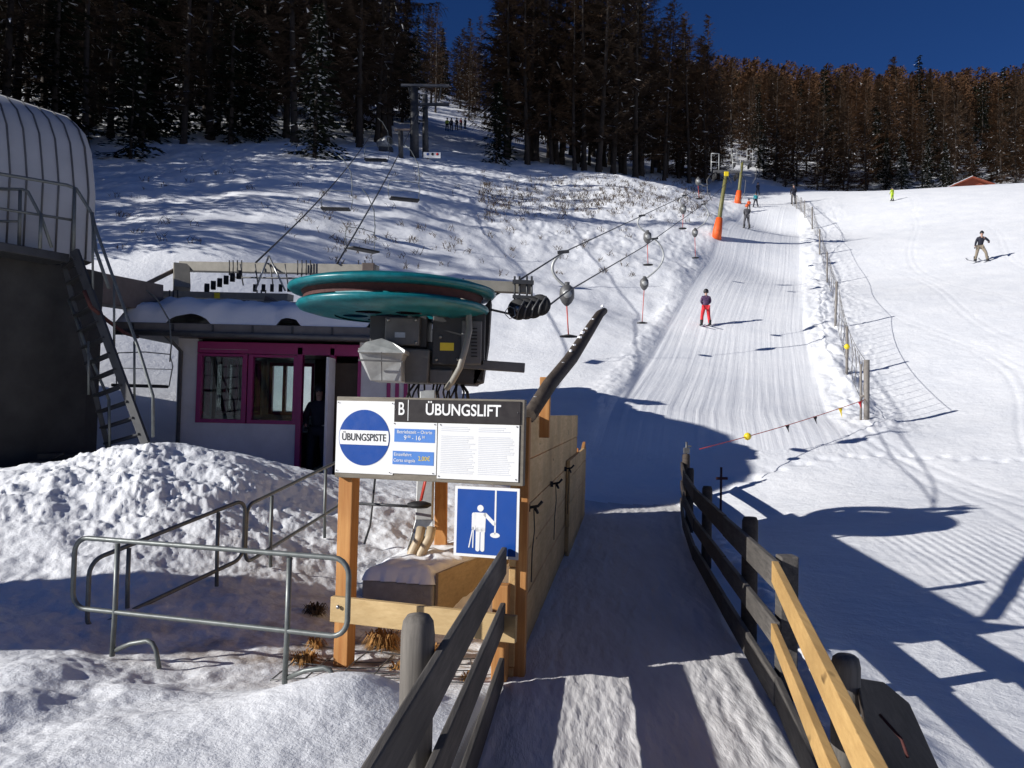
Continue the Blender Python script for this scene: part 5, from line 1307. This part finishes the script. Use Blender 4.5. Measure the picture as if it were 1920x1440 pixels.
# shed roof at the right edge
p = at(1790, 372, 74)
sh = thing('mountain_shed', p, 'red brown shed roof just behind the crest at the right', 'shed')
a, b, c = at(1752, 362, 72), at(1824, 330, 72), at(1866, 344, 72)
m = MB(); m.prism([a, b, b - Z * .15, a - Z * .15], (0, 4.5, 0)); m.build('roof', M['shed_red'], sh)
m = MB(); m.prism([a + Z * .04, b + Z * .05, b + Z * .0, a + Z * .0], (0, 4.4, 0)); m.build('roof_snow', M['snow_roof'], sh)
m = MB(); m.prism([b, c, c - Z * .15, b - Z * .15], (0, 4.5, 0)); m.build('roof', M['shed_red'], sh)
m = MB(); m.prism([a + Vector((.3, .4, -.15)), c + Vector((-.3, .4, -.15)), Vector((c.x - .3, c.y + .4, c.z - 4)), Vector((a.x + .3, a.y + .4, a.z - 4))], (0, 3.6, 0)); m.build('wall', M['shed_red'], sh)
m = MB(); m.prism([a + Vector((.5, .35, -.10)), b + Vector((0, .35, -.12)), c + Vector((-.5, .35, -.1))], (0, .08, 0)); m.build('gable', M['shed_red'], sh)

# ================================================================== PEOPLE
def skin_obj(name, verts, edges, radii, mat, parent, sub=2, root=0):
    me = bpy.data.meshes.new(name); me.from_pydata([tuple(v) for v in verts], edges, [])
    ob = bpy.data.objects.new(name + '_tmp', me); COL.objects.link(ob)
    sk = ob.modifiers.new('skin', 'SKIN'); sk.use_smooth_shade = True; sk.branch_smoothing = .6
    for i, r in enumerate(radii):
        r = r if isinstance(r, tuple) else (r, r); me.skin_vertices[0].data[i].radius = r
    me.skin_vertices[0].data[root].use_root = True
    s = ob.modifiers.new('sub', 'SUBSURF'); s.levels = s.render_levels = sub
    dg = bpy.context.evaluated_depsgraph_get(); m2 = bpy.data.meshes.new_from_object(ob.evaluated_get(dg)); m2.name = name
    COL.objects.unlink(ob); bpy.data.objects.remove(ob)
    m2.materials.clear(); m2.materials.append(mat); m2.polygons.foreach_set('use_smooth', [True] * len(m2.polygons))
    o = bpy.data.objects.new(name, m2); COL.objects.link(o); o.parent = parent; WLOC[o.name] = Vector((0, 0, 0)); return o
def person(loc, h, rz, jacket, trousers, hat, label, pose=None, skis=True, hatc='helmet', poles=False, skid=(0, 1, 0), group=None):
    t = thing('person', (0, 0, 0), label, 'person', group)
    J = dict(pel=(0, 0, .94), hipL=(-.10, 0, .90), hipR=(.10, 0, .90), knL=(-.13, .05, .50), knR=(.13, .05, .50), anL=(-.15, -.02, .09), anR=(.15, -.02, .09),
             wai=(0, .0, 1.08), che=(0, .0, 1.30), nek=(0, 0, 1.48), hed=(0, .015, 1.60), shL=(-.17, 0, 1.40), shR=(.17, 0, 1.40), elL=(-.24, .04, 1.14), elR=(.24, .04, 1.14), wrL=(-.20, .22, 1.0), wrR=(.20, .22, 1.0))
    if pose: J.update(pose)
    J = {k: Vector(v) for k, v in J.items()}
    names = list(J); idx = {k: i for i, k in enumerate(names)}
    # hands with five fingers each
    V = [J[k] for k in names]; Rr = dict(pel=(.13, .10), hipL=.085, hipR=.085, knL=.055, knR=.055, anL=.04, anR=.04, wai=(.12, .09), che=(.14, .10), nek=.05, hed=(.08, .09), shL=.05, shR=.05, elL=.038, elR=.038, wrL=.027, wrR=.027)
    Rd = [Rr[k] for k in names]
    E = [(idx[a], idx[b]) for a, b in (('pel', 'hipL'), ('pel', 'hipR'), ('hipL', 'knL'), ('hipR', 'knR'), ('knL', 'anL'), ('knR', 'anR'), ('pel', 'wai'), ('wai', 'che'), ('che', 'nek'), ('nek', 'hed'), ('che', 'shL'), ('che', 'shR'), ('shL', 'elL'), ('shR', 'elR'), ('elL', 'wrL'), ('elR', 'wrR'))]
    hd_top = J['hed'] + Vector((0, .0, .12)); V.append(hd_top); Rd.append((.07, .08)); E.append((idx['hed'], len(V) - 1))
    for s in ('L', 'R'):
        an = J['an' + s]; V.append(an + Vector((0, .15, -.05))); Rd.append(.035); E.append((idx['an' + s], len(V) - 1))
        w = J['wr' + s]; d = (w - J['el' + s]).normalized(); V.append(w + d * .08); Rd.append((.035, .02)); E.append((idx['wr' + s], len(V) - 1))
    skin_obj('body', V, E, Rd, M['skin'], t, 2, idx['pel'])
    def sub_skin(name, keys, edges, rad, mat):
        vs = [J[k] for k in keys]; ix = {k: i for i, k in enumerate(keys)}; return skin_obj(name, vs, [(ix[a], ix[b]) for a, b in edges], rad, mat, t, 2, 0)
    sub_skin('jacket', ['che', 'wai', 'pel', 'nek', 'shL', 'shR', 'elL', 'elR', 'wrL', 'wrR'], [('che', 'wai'), ('wai', 'pel'), ('che', 'nek'), ('che', 'shL'), ('che', 'shR'), ('shL', 'elL'), ('shR', 'elR'), ('elL', 'wrL'), ('elR', 'wrR')], [(.19, .14), (.165, .125), (.175, .135), .07, .085, .085, .062, .062, .05, .05], M[jacket])
    sub_skin('trousers', ['pel', 'hipL', 'hipR', 'knL', 'knR', 'anL', 'anR'], [('pel', 'hipL'), ('pel', 'hipR'), ('hipL', 'knL'), ('hipR', 'knR'), ('knL', 'anL'), ('knR', 'anR')], [(.15, .12), .115, .115, .082, .082, .078, .078], M[trousers])
    m = MB(); hc = J['hed'] + Vector((0, -.005, .035))
    if hatc == 'helmet': m.lathe(hc, [(.001, .155), (.06, .145), (.105, .10), (.125, .04), (.122, -.02), (.11, -.05)], 18)
    elif hatc == 'hair': m.lathe(hc, [(.001, .13), (.05, .125), (.09, .09), (.105, .03), (.10, -.02)], 16)
    else: m.lathe(hc, [(.001, .17), (.05, .15), (.10, .09), (.112, .03), (.11, 0)], 16)
    m.build('helmet' if hatc == 'helmet' else ('hair' if hatc == 'hair' else 'hat'), M[hat], t)
    # face
    f = MB(); f.lathe(J['hed'] + Vector((0, .105, .0)), [(.001, .02), (.012, .008), (.014, -.02)], 8, (0, 1, 0)); f.build('nose', M['skin'], t)
    f = MB()
    for s in (-1, 1): f.lathe(J['hed'] + Vector((s * .032, .098, .03)), [(.001, .010), (.010, .004), (.012, -.01)], 8, (0, 1, 0))
    f.build('eyes', M['ink'], t)
    f = MB(); f.box(J['hed'] + Vector((0, .098, -.045)), (.045, .01, .008)); f.build('mouth', M['rust'], t)
    for s in ('L', 'R'):
        w = J['wr' + s]; d = (w - J['el' + s]).normalized(); sd = d.cross(Z).normalized() if abs(d.z) < .95 else Xv; up = sd.cross(d)
        vs = [w, w + d * .05, w + d * .09]; es = [(0, 1), (1, 2)]; rd_ = [(.03, .03), (.042, .024), (.042, .022)]
        for q in range(4):
            b0_ = w + d * .09 + sd * (-.033 + q * .022); i0 = len(vs); L = (.055, .065, .06, .048)[q]
            vs += [b0_ + d * L * .5, b0_ + d * L * .85 - up * .03]; es += [(2, i0), (i0, i0 + 1)]; rd_ += [.011, .009]
        i0 = len(vs); sg_ = 1 if s == 'L' else -1; vs += [w + d * .05 + sd * .05 * sg_, w + d * .09 + sd * .06 * sg_ - up * .02]; es += [(1, i0), (i0, i0 + 1)]; rd_ += [.012, .010]
        skin_obj('glove', vs, es, rd_, M['rubber'], t, 1, 0)
        an = J['an' + s]; m = MB(); m.box(an + Vector((0, .05, -.035)), (.11, .28, .10)); m.tube([an + Vector((0, -.01, 0)), an + Vector((0, .01, .2))], [.065, .075], 10); m.build('boot', M['rubber'], t, bevel=.02)
        if skis:
            m = MB(); b = Vector((an.x, an.y + .05, an.z - .10)); sdv = Vector(skid).normalized(); L = .78
            prof_ = [(-L, .0), (L * .8, .0), (L * .95, .04), (L * 1.05, .10)]; x_ = sdv.cross(Z).normalized() * .045
            vs = []
            for l_, z_ in prof_:
                for sx in (-1, 1): vs += [b + sdv * l_ + x_ * sx + Z * z_, b + sdv * l_ + x_ * sx + Z * (z_ + .012)]
            fs = []
            for i in range(3):
                k_ = i * 4; fs += [(k_, k_+2, k_+6, k_+4), (k_+1, k_+5, k_+7, k_+3), (k_, k_+4, k_+5, k_+1), (k_+2, k_+3, k_+7, k_+6)]
            m.mesh(vs, fs); m.build('ski', M['ski'], t)
        if poles:
            m = MB(); m.tube([w + d * .08 + Z * .08, w + d * .08 + Vector((.1 if s == 'R' else -.1, -.25, -1.0))], .010, 5); m.build('ski_pole', M['dark_steel'], t)
    if t.children and False: pass
    t.location = loc; k = h / 1.75; t.scale = (k,) * 3; t.rotation_euler = (0, 0, rz); return t
def put(px, py): return hit(px, py)
tow = dict(anL=(-.20, -.02, .09), anR=(.20, -.02, .09), knL=(-.16, .07, .5), knR=(.16, .07, .5), wrL=(-.08, .20, 1.05), wrR=(.08, .20, 1.05), elL=(-.22, .02, 1.15), elR=(.22, .02, 1.15))
p = put(1323, 613); hh = (at(1323, 545, p.y).z - at(1323, 613, p.y).z)
print('skier', p, hh)
def sk(px, top, bot, rz, jk, tr, hat, lab, **kw):
    p = hit(px, bot)
    if p is None: print('miss', px, bot); return
    h = (at(px, top, p.y).z - at(px, bot, p.y).z) / .98
    return person(p + Z * .015, h, rz, jk, tr, hat, lab, **kw)
sk(1323, 545, 612, 0, 'check', 'red', 'ink', 'person with red ski trousers and patterned jacket riding up the groomed track', pose=tow)
sk(1400, 385, 429, .1, 'greyf', 'greyf', 'orange', 'person with an orange helmet and dark suit riding up near the crest', pose=tow)
sk(1404, 374, 398, .1, 'orange', 'greyf', 'ink', 'person in an orange jacket just ahead of the orange helmet', pose=tow)
sk(1417, 362, 389, .15, 'turq', 'navy', 'ink', 'person in a turquoise jacket on skis at the crest of the track', pose=dict(anL=(-.28, 0, .09), anR=(.28, 0, .09), knL=(-.2, .05, .5), knR=(.2, .05, .5)))
sk(1421, 343, 366, .1, 'navy', 'navy', 'ink', 'person all in dark clothes beyond the crest of the track', pose=tow)
sk(1488, 346, 383, 0, 'navy', 'navy', 'ink', 'person in dark clothes standing beside the crest poles', skis=False)
gl = dict(pel=(.0, -.02, .88), hipL=(-.10, -.02, .84), hipR=(.10, -.02, .84), anL=(-.36, 0, .09), anR=(.28, .05, .09), knL=(-.26, .10, .48), knR=(.20, .10, .46), wai=(0, .02, 1.02), che=(-.02, .09, 1.23), nek=(-.03, .14, 1.40), hed=(-.03, .17, 1.51), shL=(-.21, .09, 1.33), shR=(.16, .09, 1.33), elL=(-.42, .02, 1.14), elR=(.24, .06, 1.07), wrL=(-.36, .24, 1.04), wrR=(.30, .14, .84))
sk(1838, 434, 491, math.pi - .25, 'navy', 'beige', 'ink', 'person in black jacket and beige trousers skiing down the right slope', pose=gl, skid=(.75, .66, 0), hatc='hat')
p = at(592, 893, HY + .25); person(Vector((p.x, HY + .35, hz0 + .02)), 1.78, math.pi + .1, 'navy', 'navy', 'ink', 'person in dark clothes standing in the doorway of the hut', skis=False, hatc='hat')
sk(1673, 352, 377, .3, 'hivis', 'hivis', 'ink', 'person in yellow high visibility clothes at the forest edge', skis=False)
for i, (px, c, l) in enumerate(((838, 'hivis', 'person in a pale yellow jacket waiting at the far queue'), (846, 'greyf', 'person in grey waiting in the middle of the far queue'), (856, 'navy', 'person in dark blue waiting in the far queue'), (864, 'red', 'person in a red jacket waiting at the far queue'), (872, 'navy', 'rightmost dark person waiting at the far queue'))):
    sk(px, 222, 246 - i, .2 * i, c, 'navy', 'ink', l, skis=False, group='people waiting far up the clearing')
